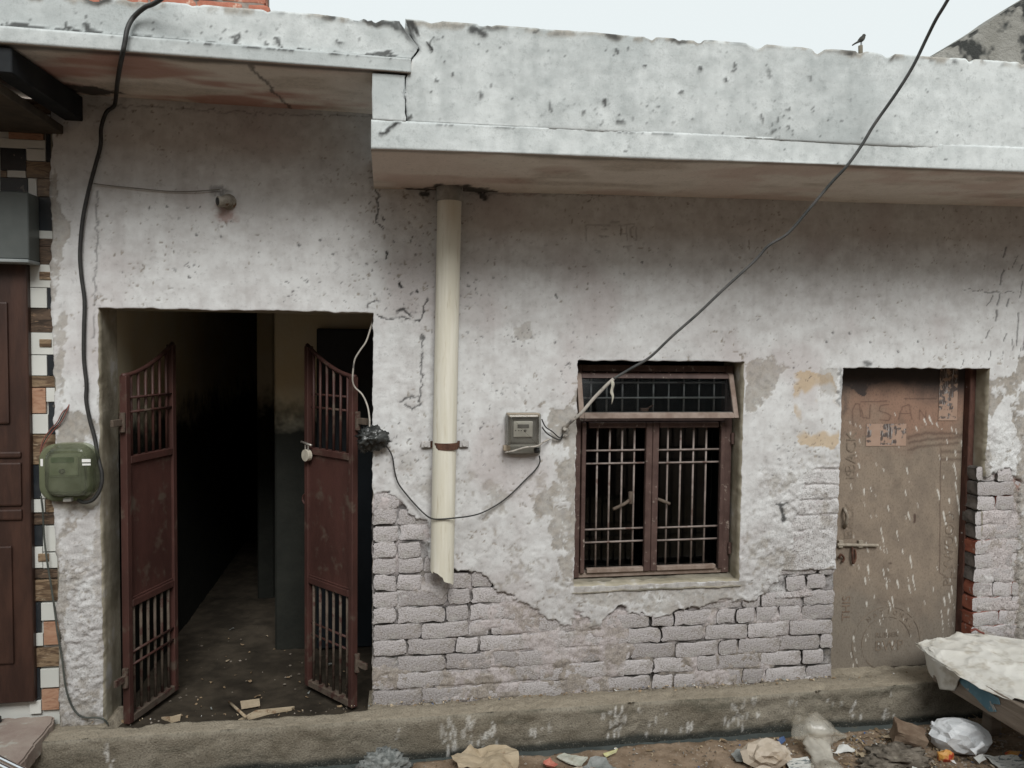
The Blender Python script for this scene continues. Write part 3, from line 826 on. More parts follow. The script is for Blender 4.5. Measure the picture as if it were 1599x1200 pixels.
# right: slab band, then parapet
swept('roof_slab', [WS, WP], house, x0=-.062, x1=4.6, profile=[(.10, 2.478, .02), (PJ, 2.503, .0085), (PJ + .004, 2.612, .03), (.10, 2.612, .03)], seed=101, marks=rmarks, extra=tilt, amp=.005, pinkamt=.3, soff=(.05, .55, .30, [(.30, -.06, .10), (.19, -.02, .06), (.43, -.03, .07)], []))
par_r = swept('parapet', [WP, WP], house, x0=.066, x1=4.6, profile=[(-.50, 2.6125, .05), (PJ + .005, 2.6125, .0085), (PJ + .005, 3.006, .008), (-.54, 3.006, .05)], seed=131, marks=pmarks, extra=lambda x: np.clip(x, -.1, 5) * .0085, chip=1.0, amp=.006, warp=crackR)
# strip of the right-hand block under the left band, left of the crack
swept('fascia', [WP, WP], house, x0=-.058, x1=.066, profile=[(-.48, 2.6125, .05), (PJ + .003, 2.6125, .0085), (PJ + .003, 2.792, .03), (-.48, 2.792, .03)], seed=151, marks=[], amp=.005, warp=crackL)
# left: thin slab band and parapet
lmarks = [([(0, 42), (90, 46), (180, 56), (250, 62), (330, 69), (400, 76), (500, 83), (570, 88), (640, 93)], .004, .85)]
for a in (([(110, 42), (122, 50)], .007), ([(132, 38), (140, 48), (155, 50)], .008), ([(100, 36), (106, 46)], .006), ([(175, 56), (195, 57)], .007), ([(205, 58), (235, 60)], .008), ([(275, 64), (300, 67)], .005), ([(362, 57), (375, 55), (366, 70)], .007), ([(432, 62), (438, 68), (441, 78)], .006), ([(465, 78), (475, 80)], .006), ([(515, 84), (535, 86)], .006), ([(575, 85), (590, 82), (605, 90)], .007), ([(595, 80), (610, 86)], .005), ([(525, 67), (535, 68)], .004), ([(417, 68), (418, 69)], .005), ([(403, 52), (404, 53)], .005), ([(605, 33), (622, 40)], .016), ([(10, 38), (40, 40)], .006), ([(560, 60), (561, 62)], .004)):
    lmarks.append((a[0], a[1], .85))
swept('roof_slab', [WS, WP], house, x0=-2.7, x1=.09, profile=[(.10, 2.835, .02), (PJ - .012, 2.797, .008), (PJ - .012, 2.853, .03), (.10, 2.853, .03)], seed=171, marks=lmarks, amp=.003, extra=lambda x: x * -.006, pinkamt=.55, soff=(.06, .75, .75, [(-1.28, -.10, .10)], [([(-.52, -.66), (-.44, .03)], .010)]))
swept('parapet', [WP, WP], house, x0=-2.7, x1=.064, profile=[(-.50, 2.8535, .05), (PJ + .004, 2.8535, .0085), (PJ + .004, 2.998, .008), (-.54, 2.998, .05)], seed=191, marks=lmarks, chip=1.1, amp=.007, extra=lambda x: np.zeros_like(x), warp=crackL)
# roof deck behind the parapets, house side walls and the dark rooms
box('roof', -1.46, 4.4, .11, 5.2, 2.63, 2.78, CEM, house)
def shell(name, x0, x1, y0, y1, z0, z1, mat, parent, open_front=True):
    bm = bmesh.new()
    v = {(i, j, k): bm.verts.new(((x0, x1)[i], (y0, y1)[j], (z0, z1)[k])) for i in (0, 1) for j in (0, 1) for k in (0, 1)}
    q = [((0,0,0),(0,0,1),(0,1,1),(0,1,0)), ((1,0,0),(1,1,0),(1,1,1),(1,0,1)), ((0,1,0),(0,1,1),(1,1,1),(1,1,0)), ((0,0,1),(1,0,1),(1,1,1),(0,1,1))]
    if name != 'passage_wall': q.append(((0,0,0),(0,1,0),(1,1,0),(1,0,0)))
    for f in q: bm.faces.new([v[c] for c in f])
    return bm_obj(name, bm, mat, parent)
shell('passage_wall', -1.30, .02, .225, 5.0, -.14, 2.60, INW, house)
# passage floor with a rough cement skin
px_ = np.arange(-1.31, .03, .015); py_ = np.arange(-.105, 5.0, .02)
QX, QY = np.meshgrid(px_, py_)
me = from_np('passage_floor', np.stack([QX, QY, -.075 - .035 * sstep(-.1, .4, QY) + (fbm(QX, QY, 5, 81) - .5) * .03 + (fbm(QX, QY, 25, 82) - .5) * .012], -1).reshape(-1, 3), gridfaces(len(py_), len(px_)))
link('passage_floor', me, FLOORI, house)
# inner corner pier, lintel band and blue inner door in the passage
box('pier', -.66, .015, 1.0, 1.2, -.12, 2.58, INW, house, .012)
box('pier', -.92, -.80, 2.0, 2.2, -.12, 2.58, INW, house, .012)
inner = box('inner_door', -.41, .012, .955, .995, -.1, 1.84, BLUED, house, .006)
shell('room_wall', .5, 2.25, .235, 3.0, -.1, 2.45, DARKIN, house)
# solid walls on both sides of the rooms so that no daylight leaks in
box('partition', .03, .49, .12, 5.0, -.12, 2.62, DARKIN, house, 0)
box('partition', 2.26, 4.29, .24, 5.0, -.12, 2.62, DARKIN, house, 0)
box('partition', -1.47, -1.302, .24, 5.0, -.12, 2.62, DARKIN, house, 0)

# ---- window: iron frame, open top-hung ventilator, two casements, grille bars
win = empty('window', (1.386, .12, .53)); win.parent = house
win.matrix_parent_inverse = Matrix.Translation(house.location).inverted()
x0, x1, z0, z1 = WIN
fxl, fxr = .962, 1.806
fyb, fyf = .135, .085
zt, ztr, zbm = 1.655, 1.385, .545
box('frame_stile', fxl - .012, fxl + .030, fyf, fyb, zbm, zt, IRONW, win)
box('frame_stile', fxr - .030, fxr + .012, fyf, fyb, zbm, zt, IRONW, win)
box('frame_rail', fxl + .0305, fxr - .0305, fyf + .002, fyb, zt - .035, zt, IRONW, win)
box('transom', fxl + .0305, fxr - .0305, fyf - .002, fyb, ztr - .025, ztr + .010, IRONW, win)
box('frame_rail', fxl + .0305, fxr - .0305, fyf + .002, fyb, zbm, zbm + .025, RAIL, win)
mid = .5 * (fxl + fxr) - .012
lz0, lz1 = zbm + .027, ztr - .027
for s, (a, b) in enumerate(((fxl + .032, mid - .0), (mid + .002, fxr - .032))):
    sy0, sy1 = fyf - .016, fyf + .012
    w = .030
    box('casement_stile', a, a + (.022 if s == 0 else .034), sy0, sy1, lz0, lz1, IRONW, win)
    box('casement_stile', b - (.034 if s == 0 else .022), b, sy0, sy1, lz0, lz1, IRONW, win)
    box('casement_rail', a + .036, b - .036, sy0 + .001, sy1, lz1 - w, lz1, IRONW, win)
    box('casement_rail', a + .036, b - .036, sy0 + .001, sy1, lz0, lz0 + w * .8, RAIL, win)
    gx0, gx1 = a + .03, b - .03
    box('pane', gx0, gx1, fyb + .03, fyb + .034, lz0, lz1, GLASS, win, 0)
    nbar = 4
    for k in range(nbar):
        x = gx0 + (gx1 - gx0) * (k + .9) / (nbar + .75)
        tube('bar', [(x, fyf + .022, lz0 + .005), (x + .001, fyf + .022, lz1 - .005)], .0054, BARM, win, 8, n=0)
    for zz in (1.208, 1.140, .795, .727):
        tube('bar', [(gx0 - .01, fyf + .012, zz - s * .0), (gx1 + .01, fyf + .012, zz + .002)], .0052, BARM, win, 8, n=0)
for xx, zz, side in ((fxl - .018, 1.24, 0), (fxl - .02, .60, 0), (fxr + .012, 1.27, 1), (fxr + .010, .68, 1)):
    bm = tube_bm([(xx, fyf - .010, zz - .03), (xx, fyf - .010, zz + .03)], .009, 10)
    box_bm(xx - .003, xx + .012, fyf - .008, fyf + .01, zz - .02, zz + .02, .001, 1, bm)
    bm_obj('hinge', bm, IRONW, win)
# casement handles
for pts, kx_ in (([(1.262, .10, .945), (1.225, .075, .93), (1.165, .07, .905)], 1.27), ([(1.395, .10, .955), (1.44, .08, .94), (1.475, .075, .925)], 1.39)):
    bm = tube_bm(catmull(pts, 4), .009, 8)
    box_bm(kx_ - .013, kx_ + .009, .088, .112, .925, .99, .004, 1, bm)
    bm_obj('handle', bm, DUSTI, win, True)
# ventilator grille (fixed) and the leaf that leans out
vz0, vz1 = ztr + .012, zt - .037
for k in range(9):
    x = fxl + .03 + (fxr - fxl - .06) * (k + .65) / 9.3
    tube('bar', [(x, fyf + .022, vz0), (x, fyf + .022, vz1)], .0052, BARM, win, 8, n=0)
for zz in (vz0 + .085, vz0 + .165):
    tube('bar', [(fxl + .03, fyf + .012, zz), (fxr - .03, fyf + .012, zz + .003)], .0052, BARM, win, 8, n=0)
vroot_y, vroot_z = fyf + .0, zt - .04
leafL = .235; ang = R(19)
def vpt(x, t, o=0.0):
    return Vector((x, vroot_y - math.sin(ang) * t - math.cos(ang) * o, vroot_z - math.cos(ang) * t + math.sin(ang) * -o * 1.0))
def vbox(name, xa, xb_, t0, t1, o0, o1, mat):
    bm = bmesh.new()
    vs = [bm.verts.new(vpt(x, t, o)) for x in (xa, xb_) for t in (t0, t1) for o in (o0, o1)]
    for f in [(0, 1, 3, 2), (4, 6, 7, 5), (0, 4, 5, 1), (2, 3, 7, 6), (0, 2, 6, 4), (1, 5, 7, 3)]: bm.faces.new([vs[i] for i in f])
    bmesh.ops.recalc_face_normals(bm, faces=bm.faces)
    bmesh.ops.bevel(bm, geom=bm.edges[:], offset=.002, segments=1, affect='EDGES')
    return bm_obj(name, bm, mat, win)
vbox('ventilator_stile', fxl - .004, fxl + .022, 0, leafL, 0, .022, RAIL)
vbox('ventilator_stile', fxr - .022, fxr + .004, 0, leafL, 0, .022, RAIL)
vbox('ventilator_rail', fxl + .0225, fxr - .0225, .0, .024, .001, .020, IRONW)
vbox('ventilator_rail', fxl + .0225, fxr - .0225, leafL - .026, leafL, -.001, .024, RAIL)
vbox('pane', fxl + .020, fxr - .020, .022, leafL - .024, .008, .011, clear('dusty_glass', (.72, .77, .79), 1.12, .1))
bm = box_bm(1.285, 1.36, .055, .09, 1.402, 1.412, .003); box_bm(1.30, 1.345, .06, .085, 1.412, 1.432, .004, 1, bm)
tube_bm([(1.34, .07, 1.43), (1.365, .05, 1.448)], .005, 6, bm)
bm_obj('latch', bm, RUST, win)
# cement sill bed
gx_ = np.arange(WIN[0] - .01, WIN[1] + .02, .012); gy_ = np.arange(-.02, .235, .012)
SXx, SYy = np.meshgrid(gx_, gy_)
me = from_np('window_sill', np.stack([SXx, SYy, .522 + .028 * sstep(0, .2, SYy) - .02 * sstep(.02, -.02, SYy) + (fbm(SXx, SYy, 14, 91) - .5) * .014], -1).reshape(-1, 3), gridfaces(len(gy_), len(gx_)))
link('window_sill', me, CEM, house)

# ---- gate leaves at the left doorway
HZ = lambda y: P(187, y, .06).z
def gate_leaf(hx, hy, ang, L, rising, name, hinge_side):
    g = empty(name, (hx, hy, 0), ang); g.parent = house
    g.matrix_parent_inverse = Matrix.Translation(house.location).inverted()
    def T(bm, nm, mat, smooth=False):
        me = bpy.data.meshes.new(nm)
        bm.to_mesh(me); bm.free()
        if smooth: me.polygons.foreach_set('use_smooth', np.ones(len(me.polygons), bool))
        return link(nm, me, mat, g, world=False)
    ztop = lambda t: 1.585 + .155 * (t ** 1.7)
    zb0, zb1, zb2, zb3 = -.075, HZ(942), HZ(725), 1.585
    tk = .018; w = .032
    def bx_(a, b, z0, z1, nm, mat=IRON, th=tk, bev=.003):
        T(box_bm(a, b, -th, th, z0, z1, bev), nm, mat)
    bx_(0, w, zb0, ztop(0), 'stile')
    bx_(L - w, L, zb0, ztop(1) - .006, 'stile')
    bx_(w + .0005, L - w - .0005, zb0, zb0 + .035, 'rail', DUSTI)
    bx_(w + .0005, L - w - .0005, zb1 - .035, zb1, 'rail')
    bx_(w + .0005, L - w - .0005, zb2 - .005, zb2 + .03, 'rail')
    bx_(w + .0005, L - w - .0005, zb1 + .0005, zb2 - .0055, 'panel', IRON, .006, 0)
    # angle-iron lips that catch dust
    bx_(w, L - w, zb1 + .001, zb1 + .010, 'moulding', IRON, .012, .002)
    # curved head
    pts = [(L * t, 0, ztop(t)) for t in np.linspace(0, 1, 10)]
    T(tube_bm(pts, .011, 8), 'head_rail', IRON, True)
    nb_ = 6
    for k in range(nb_):
        x = w + (L - 2 * w) * (k + .5) / nb_
        T(tube_bm([(x, 0, zb0 + .03), (x, 0, zb1 - .03)], .0072, 8), 'bar', DUSTI, True)
        T(tube_bm([(x, 0, zb2 + .025), (x, 0, ztop(x / L) - .01)], .0072, 8), 'bar', IRON, True)
    for zz in (HZ(1025), HZ(1045), HZ(622), HZ(645)):
        T(tube_bm([(w, -.009, zz), (L - w, -.009, zz)], .0062, 8), 'cross_bar', IRON, True)
    for zz in (HZ(660), HZ(1060)):
        bm = tube_bm([(-.012, -.006, zz - .045), (-.012, -.006, zz + .045)], .0135, 10)
        box_bm(-.085, -.012, -.014, .002, zz - .016, zz + .016, .002, 1, bm)
        T(bm, 'hinge', DUSTI)
    return g, T
gl, TL = gate_leaf(-1.214, .075, math.atan2(.36, .125), .39, True, 'gate_leaf', -1)
tag(gl, 'left gate leaf swung inwards beside the mould-stained pillar')
gr, TR = gate_leaf(-.150, .10, math.atan2(.315, -.262), .41, True, 'gate_leaf', 1)
tag(gr, 'right gate leaf with round latch, swung inwards')
# latch and round lock plate on the free edge of the right leaf (street face = +y side in leaf space)
zl = HZ(728)
bm = tube_bm([(.362, .022, zl), (.362, .046, zl)], .031, 18)
TR(bm, 'padlock', simple('padlock_metal', (.36, .33, .27), (.46, .43, .36), 20, .5, .4, .1))
TR(tube_bm(catmull([(.350, .034, zl + .024), (.350, .034, zl + .052), (.362, .034, zl + .062), (.374, .034, zl + .052), (.374, .034, zl + .024)], 4), .0045, 8), 'shackle', STEEL, True)
TR(tube_bm([(.32, .034, zl + .055), (.412, .034, zl + .066)], .0065, 8), 'latch_bolt', STEEL, True)
TR(tube_bm(catmull([(.41, .0, HZ(800)), (.44, 0, HZ(802)), (.45, 0, HZ(812)), (.43, 0, HZ(818))], 4), .005, 8), 'hook', IRON, True)

# ---- plywood door on the right
door = empty('door', (2.8, .12, 0)); door.parent = house
door.matrix_parent_inverse = Matrix.Translation(house.location).inverted()
tag(door, 'closed plywood door spattered with white paint')
dxs = np.arange(2.382, 3.225, .0055); dzs = np.arange(-.04, 1.70, .0055)
DX, DZ = np.meshgrid(dxs, dzs)
DF = Field(DX, DZ)
DYP = .118
spl = np.zeros(DX.shape); mark = np.zeros(DX.shape); soot = np.zeros(DX.shape)
def dst(arr, pts, w, v, **k): DF.stamp(arr, XZ(pts, DYP), w, v, **k)
strokes = [(1352, 850, 3, 10), (1340, 725, 2, 6), (1349, 765, 1, 8), (1328, 677, 1, 4), (1416, 732, 2, 10), (1414, 768, 2, 10), (1430, 668, 3, 7), (1443, 655, 3, 7), (1451, 652, 6, 12), (1462, 660, 4, 10), (1470, 668, 3, 9), (1486, 668, 2, 10), (1501, 690, 3, 12), (1510, 655, 3, 22), (1478, 715, 3, 14), (1473, 742, 2, 14), (1490, 725, 3, 18), (1492, 755, 3, 22), (1495, 775, 3, 20), (1497, 795, 4, 14), (1465, 768, 2, 12), (1476, 810, 2, 12), (1482, 780, 2, 10), (1418, 802, 3, 10), (1387, 792, 1, 10), (1375, 825, 2, 10), (1378, 840, 2, 12), (1400, 830, 2, 12), (1421, 870, 3, 20), (1425, 900, 3, 18), (1409, 860, 1, 6), (1379, 890, 3, 20), (1384, 912, 3, 14), (1355, 885, 2, 16), (1351, 904, 1, 12), (1401, 908, 2, 10), (1419, 914, 3, 14), (1393, 934, 3, 16), (1457, 917, 1, 12), (1477, 845, 3, 20), (1492, 840, 3, 22), (1473, 800, 3, 18), (1474, 935, 3, 18), (1482, 928, 3, 24), (1486, 916, 2, 20), (1373, 968, 2, 8), (1377, 956, 1, 8), (1353, 942, 1, 8), (1351, 995, 1, 8), (1384, 985, 1, 10), (1410, 962, 1, 10), (1470, 955, 3, 30), (1480, 952, 1, 14), (1473, 985, 1, 14), (1323, 995, 0, 8), (1333, 995, 0, 8), (1332, 1035, 0, 8), (1372, 1005, 1, 10), (1393, 1004, 0, 6), (1348, 958, 1, 10), (1390, 945, 1, 10), (1365, 930, 1, 10)]
rnS = random.Random(2)
for x, y, dx_, dy_ in strokes:
    q_ = rnS.uniform(.35, 1.4); e_ = rnS.uniform(.5, 1.3)
    dst(spl, [(x, y), (x + dx_ * .5 * e_, y + dy_ * .5 * e_)], .0033 * q_, .95, soft=.6, wob=.004); dst(spl, [(x, y - 2), (x + dx_ * e_, y + dy_ * e_)], .0020 * q_, .75, soft=.8, wob=.004)
rn = random.Random(4)
for _ in range(70):
    x, y = rn.uniform(1325, 1500), rn.uniform(640, 1040)
    dst(spl, [(x, y), (x + 1.5, y + rn.uniform(3, 8))], rn.uniform(.0015, .0028), rn.uniform(.4, .8), soft=.6)
# dark pencil and stamp marks
for s in ([(1332, 665), (1331, 642), (1336, 630), (1342, 632), (1344, 650)], [(1345, 640), (1347, 652), (1358, 654), (1359, 632)], [(1388, 632), (1375, 634), (1373, 642), (1384, 645), (1391, 650), (1388, 657), (1374, 656)], [(1403, 655), (1409, 636), (1420, 632), (1424, 655)], [(1405, 646), (1422, 646)], [(1436, 655), (1436, 640), (1446, 655), (1446, 642)], [(1345, 628), (1385, 627)], [(1412, 623), (1462, 623)]):
    dst(mark, s, .0035, .55, soft=.7, wob=.004)
for s in ([(1417, 684), (1440, 678), (1475, 676), (1505, 680)], [(1420, 692), (1450, 686), (1500, 684)], [(1418, 703), (1445, 697), (1495, 692)], [(1470, 706), (1500, 705)], [(1468, 718), (1500, 718)]):
    dst(mark, s, .008, .5, soft=.9, wob=.012)
dst(mark, [(1469, 700), (1468, 790), (1467, 895), (1480, 903)], .003, .7, soft=.6)
dst(mark, [(1480, 903), (1503, 903)], .003, .5, soft=.6)
dst(mark, [(1429, 805), (1428, 815)], .007, .9, soft=.8, wob=.01)
dst(mark, [(1389, 880), (1391, 880)], .006, .7, soft=.8)
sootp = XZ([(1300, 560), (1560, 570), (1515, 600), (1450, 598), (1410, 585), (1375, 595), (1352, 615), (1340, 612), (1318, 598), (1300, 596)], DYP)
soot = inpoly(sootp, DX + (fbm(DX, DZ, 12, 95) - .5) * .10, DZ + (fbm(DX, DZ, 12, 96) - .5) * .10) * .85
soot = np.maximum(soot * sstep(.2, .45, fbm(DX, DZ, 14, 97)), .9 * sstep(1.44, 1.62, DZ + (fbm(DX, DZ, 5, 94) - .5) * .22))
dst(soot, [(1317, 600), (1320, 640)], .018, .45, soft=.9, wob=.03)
PLY = NT('plywood', .8, .25)
_sx = PLY.n('ShaderNodeSeparateXYZ'); PLY.l(PLY.co, _sx.inputs[0])
_gr = PLY.noise(7, 7, .7, (1.6, 1.6, 1.0))
_c = PLY.mix(PLY.ramp(_gr, .35, .68), (0.235, 0.190, 0.147), (0.185, 0.150, 0.118))
_zz = PLY.n('ShaderNodeMath'); _zz.operation = 'ADD'
PLY.l(_sx.outputs['Z'], _zz.inputs[0]); PLY.l(PLY.mul(PLY.noise(3, 5, .6), .9), _zz.inputs[1])
_c = PLY.mix(PLY.mul(PLY.ramp(_zz.outputs[0], 1.55, 1.95), .75), _c, (0.25, 0.142, 0.100))
_c = PLY.mix(PLY.mul(PLY.ramp(_zz.outputs[0], 1.0, .55), .55), _c, (0.180, 0.165, 0.140))
_c = PLY.mix(PLY.mul(PLY.ramp(PLY.noise(4, 6, .7), .55, .72), .5), _c, (0.11, 0.085, 0.066))
_c = PLY.mix(PLY.mul(PLY.ramp(PLY.noise(60, 4, .7, (1, 1, .3)), .6, .72), .45), _c, (0.09, 0.07, 0.055))
_c = PLY.mix(PLY.mul(PLY.ramp(PLY.noise(110, 3, .65, (1, 1, .7)), .46, .70), .42), _c, (0.075, 0.06, 0.048))
_c = PLY.mix(PLY.attr('mark'), _c, (0.06, 0.035, 0.028))
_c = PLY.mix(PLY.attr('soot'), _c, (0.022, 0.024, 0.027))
_c = PLY.mix(PLY.attr('splash'), _c, (0.60, 0.585, 0.54))
PLY.col(_c); PLY.bump(PLY.noise(40, 6, .65, (2, 2, .4)), .25, .004); PLY = PLY.m
DY = DYP + (fbm(DX, DZ, 2, 98) - .5) * .003 - spl * .0008
me = from_np('panel', np.stack([DX, DY, DZ], -1).reshape(-1, 3), gridfaces(len(dzs), len(dxs)), dict(splash=spl, mark=mark, soot=soot))
pan = link('panel', me, PLY, door)
box('backing_board', 2.384, 3.222, .128, .145, -.04, 1.69, CEMD, door, 0)
FRM = simple('door_frame_paint', (0.060, 0.028, 0.021), (0.105, 0.050, 0.037), 14, .75, .3, .3, 60, c2=(0.40, 0.38, 0.36), s2=13, t2=(.66, .70), stretch=(3, 3, 1))
box('door_frame', 3.226, 3.262, .075, .155, -.04, 1.70, FRM, door, .004)
box('door_frame', 2.36, 3.25, .13, .16, 1.60, 1.70, CEMD, door, .004)
# hasp, bolt and pull
pb = lambda x, y, Y=DYP - .015: P(x, y, Y)
bm = tube_bm([pb(1307, 851), pb(1371, 852)], .0085, 10)
for xx in (1312, 1343):
    c_ = pb(xx, 850, DYP - .01); box_bm(c_.x - .013, c_.x + .013, DYP - .020, DYP - .002, c_.z - .018, c_.z + .022, .002, 1, bm)
bm_obj('bolt', bm, simple('dusty_bolt', (0.22, 0.19, 0.15), (0.31, 0.275, 0.225), 30, .6, .4, .2), door)
bm = tube_bm(catmull([pb(1331, 855), pb(1331, 868, DYP - .02), pb(1332, 880), pb(1336, 872), pb(1335, 858)], 5), .006, 8)
bm_obj('hasp', bm, RUST, door, True)
bm = tube_bm(catmull([pb(1310, 872), pb(1313, 866, DYP - .025), pb(1318, 872), pb(1315, 878)], 4), .006, 8)
bm_obj('staple', bm, RUST, door, True)
bm = tube_bm(catmull([pb(1318, 794, DYP), pb(1320, 798, DYP - .03), pb(1323, 808, DYP - .035), pb(1321, 818, DYP - .03), pb(1319, 824, DYP)], 5), .009, 8)
bm_obj('pull_handle', bm, simple('pull_metal', (.16, .13, .10), (.26, .23, .19), 20, .5, .4, .1), door, True)
# scraped paper stickers
STK = NT('scraped_sticker', .85, .2)
_c = STK.mix(STK.noise(20, 4), (0.27, 0.18, 0.13), (0.36, 0.26, 0.205))
_c = STK.mix(STK.mul(STK.attr('ink'), .8), _c, (0.03, 0.032, 0.037))
_c = STK.mix(STK.mul(STK.attr('ink'), STK.ramp(STK.noise(60, 3, .6, (3, 3, .25)), .55, .63)), _c, (0.36, 0.34, 0.33))
STK.col(_c); STK = STK.m
def sticker(x0_, y0_, x1_, y1_, ink, seed):
    a = P(x0_, y1_, DYP - .002); b = P(x1_, y0_, DYP - .002)
    xs = np.arange(a.x, b.x, .004); zs = np.arange(a.z, b.z, .004)
    X_, Z_ = np.meshgrid(xs, zs)
    ik = np.zeros(X_.shape)
    nn = fbm(X_, Z_, 55, seed)
    for i in ink:
        (u0, v0), (u1, v1) = XZ([(i[0], i[3]), (i[2], i[1])], DYP - .002)
        m = (X_ > u0 + (nn - .5) * .02) & (X_ < u1 + (nn - .5) * .02) & (Z_ > v0 + (nn - .5) * .03) & (Z_ < v1)
        ik = np.maximum(ik, m * sstep(i[4], i[4] + .12, nn))
    me = from_np('sticker', np.stack([X_, np.full(X_.shape, DYP - .003), Z_], -1).reshape(-1, 3), gridfaces(len(zs), len(xs)), dict(ink=ik))
    link('sticker', me, STK, door)
sticker(1352, 661, 1416, 697, [(1374, 661, 1400, 695, .36), (1352, 661, 1360, 692, .42), (1400, 661, 1416, 690, .58), (1374, 658, 1412, 666, .4)], 5)
sticker(1465, 576, 1497, 657, [(1465, 576, 1490, 640, .36), (1465, 640, 1492, 655, .52), (1485, 576, 1497, 612, .4)], 6)
# printing on the sheet
INK = NT('faded_stamp_ink', .85, .2); INK.col(INK.mix(INK.ramp(INK.noise(25, 4, .7), .42, .6), (0.155, 0.125, 0.098), (0.212, 0.168, 0.128))); INK = INK.m
INKR = NT('faded_red_ink', .85, .2); INKR.col(INKR.mix(INKR.ramp(INKR.noise(25, 4, .7), .42, .6), (0.145, 0.100, 0.075), (0.205, 0.155, 0.117))); INKR = INKR.m
def text(body, loc, size, rot, mat, name='lettering', parent=door):
    cu = bpy.data.curves.new(name, 'FONT'); cu.body = body; cu.size = size
    cu.align_x = 'CENTER'; cu.align_y = 'CENTER'; cu.resolution_u = 3
    o = bpy.data.objects.new(name, cu); COL.objects.link(o)
    me = bpy.data.meshes.new_from_object(o.evaluated_get(bpy.context.evaluated_depsgraph_get()))
    bpy.data.objects.remove(o)
    m = Matrix.Translation(loc) @ Matrix.Rotation(math.pi / 2, 4, 'X') @ Matrix.Rotation(rot, 4, 'Z')
    me.transform(m)
    return me
def put_text(body, px, py, size, rot, mat, name='lettering'):
    p = P(px, py, DYP - .0028)
    link(name, text(body, p, size, rot, mat), mat, door)
put_text('BACK', 1330, 706, .088, math.pi / 2, INK)
put_text('IS', 1329, 742, .075, math.pi / 2, INK)
put_text('BACK', 1327, 812, .075, math.pi / 2, INK)
put_text('E', 1325, 838, .07, math.pi / 2, INK)
put_text('THIS', 1322, 950, .07, math.pi / 2, INKR)
put_text('PLYWOOD', 1483, 858, .085, math.pi / 2, INK)
put_text('BWP', 1388, 1009, .085, 0, INK)
put_text('RUBBER', 1385, 992, .040, 0, INK)
ctr = P(1384, 1005, DYP - .0028)
for rr in (.150, .178 + .03):
    bm = bmesh.new()
    n = 60
    vs = [[bm.verts.new((ctr.x + (rr + k * .0035) * math.cos(2 * math.pi * i / n), ctr.y, ctr.z + (rr + k * .0035) * math.sin(2 * math.pi * i / n))) for i in range(n)] for k in (0, 1)]
    rs = random.Random(int(rr * 1000))
    for i in range(n):
        if rs.random() < .80 and not (.80 < i / n < .97):
            bm.faces.new((vs[0][i], vs[0][(i + 1) % n], vs[1][(i + 1) % n], vs[1][i]))
    bm_obj('stamp_ring', bm, INK, door)
for i, ch in enumerate('NATIONAL'):
    a = R(128 - i * 13.5)
    link('lettering', text(ch, Vector((ctr.x + .180 * math.cos(a), ctr.y, ctr.z + .180 * math.sin(a))), .038, a - math.pi / 2, INK), INK, door)

# ================================================================== NEIGHBOUR ON THE LEFT
nb_h = empty('neighbour_house', (-2.0, .1, 0))
tag(nb_h, 'neighbouring house front with printed mosaic tiles and dark brown door', 'house')
GROUT = simple('tile_backing_white', (0.50, 0.51, 0.48), (0.58, 0.585, 0.555), 3, .3, .5, .03)
TW = GROUT
TK = simple('tile_black', (0.018, 0.022, 0.026), (0.03, 0.034, 0.038), 9, .25, .5, 0, c2=(0.10, 0.09, 0.08), s2=14, t2=(.66, .70))
def wood(name, a, b, c):
    k = NT(name, .3, .5)
    n = k.noise(5, 6, .65, (2.2, 2.2, 9), 1.2)
    col_ = k.mix(k.ramp(n, .36, .62), a, b)
    col_ = k.mix(k.ramp(k.noise(7, 5, .6, (1.6, 1.6, 11), 2.), .6, .7), col_, c)
    k.col(col_); return k.m
TB = wood('tile_brown_print', (0.085, 0.055, 0.035), (0.23, 0.165, 0.105), (0.33, 0.27, 0.19))
TD = wood('tile_dark_brown_print', (0.035, 0.026, 0.02), (0.10, 0.07, 0.05), (0.22, 0.15, 0.10))
TO = wood('tile_orange_print', (0.30, 0.165, 0.105), (0.38, 0.235, 0.16), (0.14, 0.075, 0.05))
TY = .012
a = P(-260, 1118, TY); b = P(92, 120, TY)
box('wall', a.x - .1, b.x - .004, .03, .30, -.12, 2.80, TW, nb_h, 0)
CEMS = CEM
box('render_strip', P(91, 700, TY).x - .006, -1.468, -.004, .1, -.06, 2.78, CEMS, nb_h, .003)
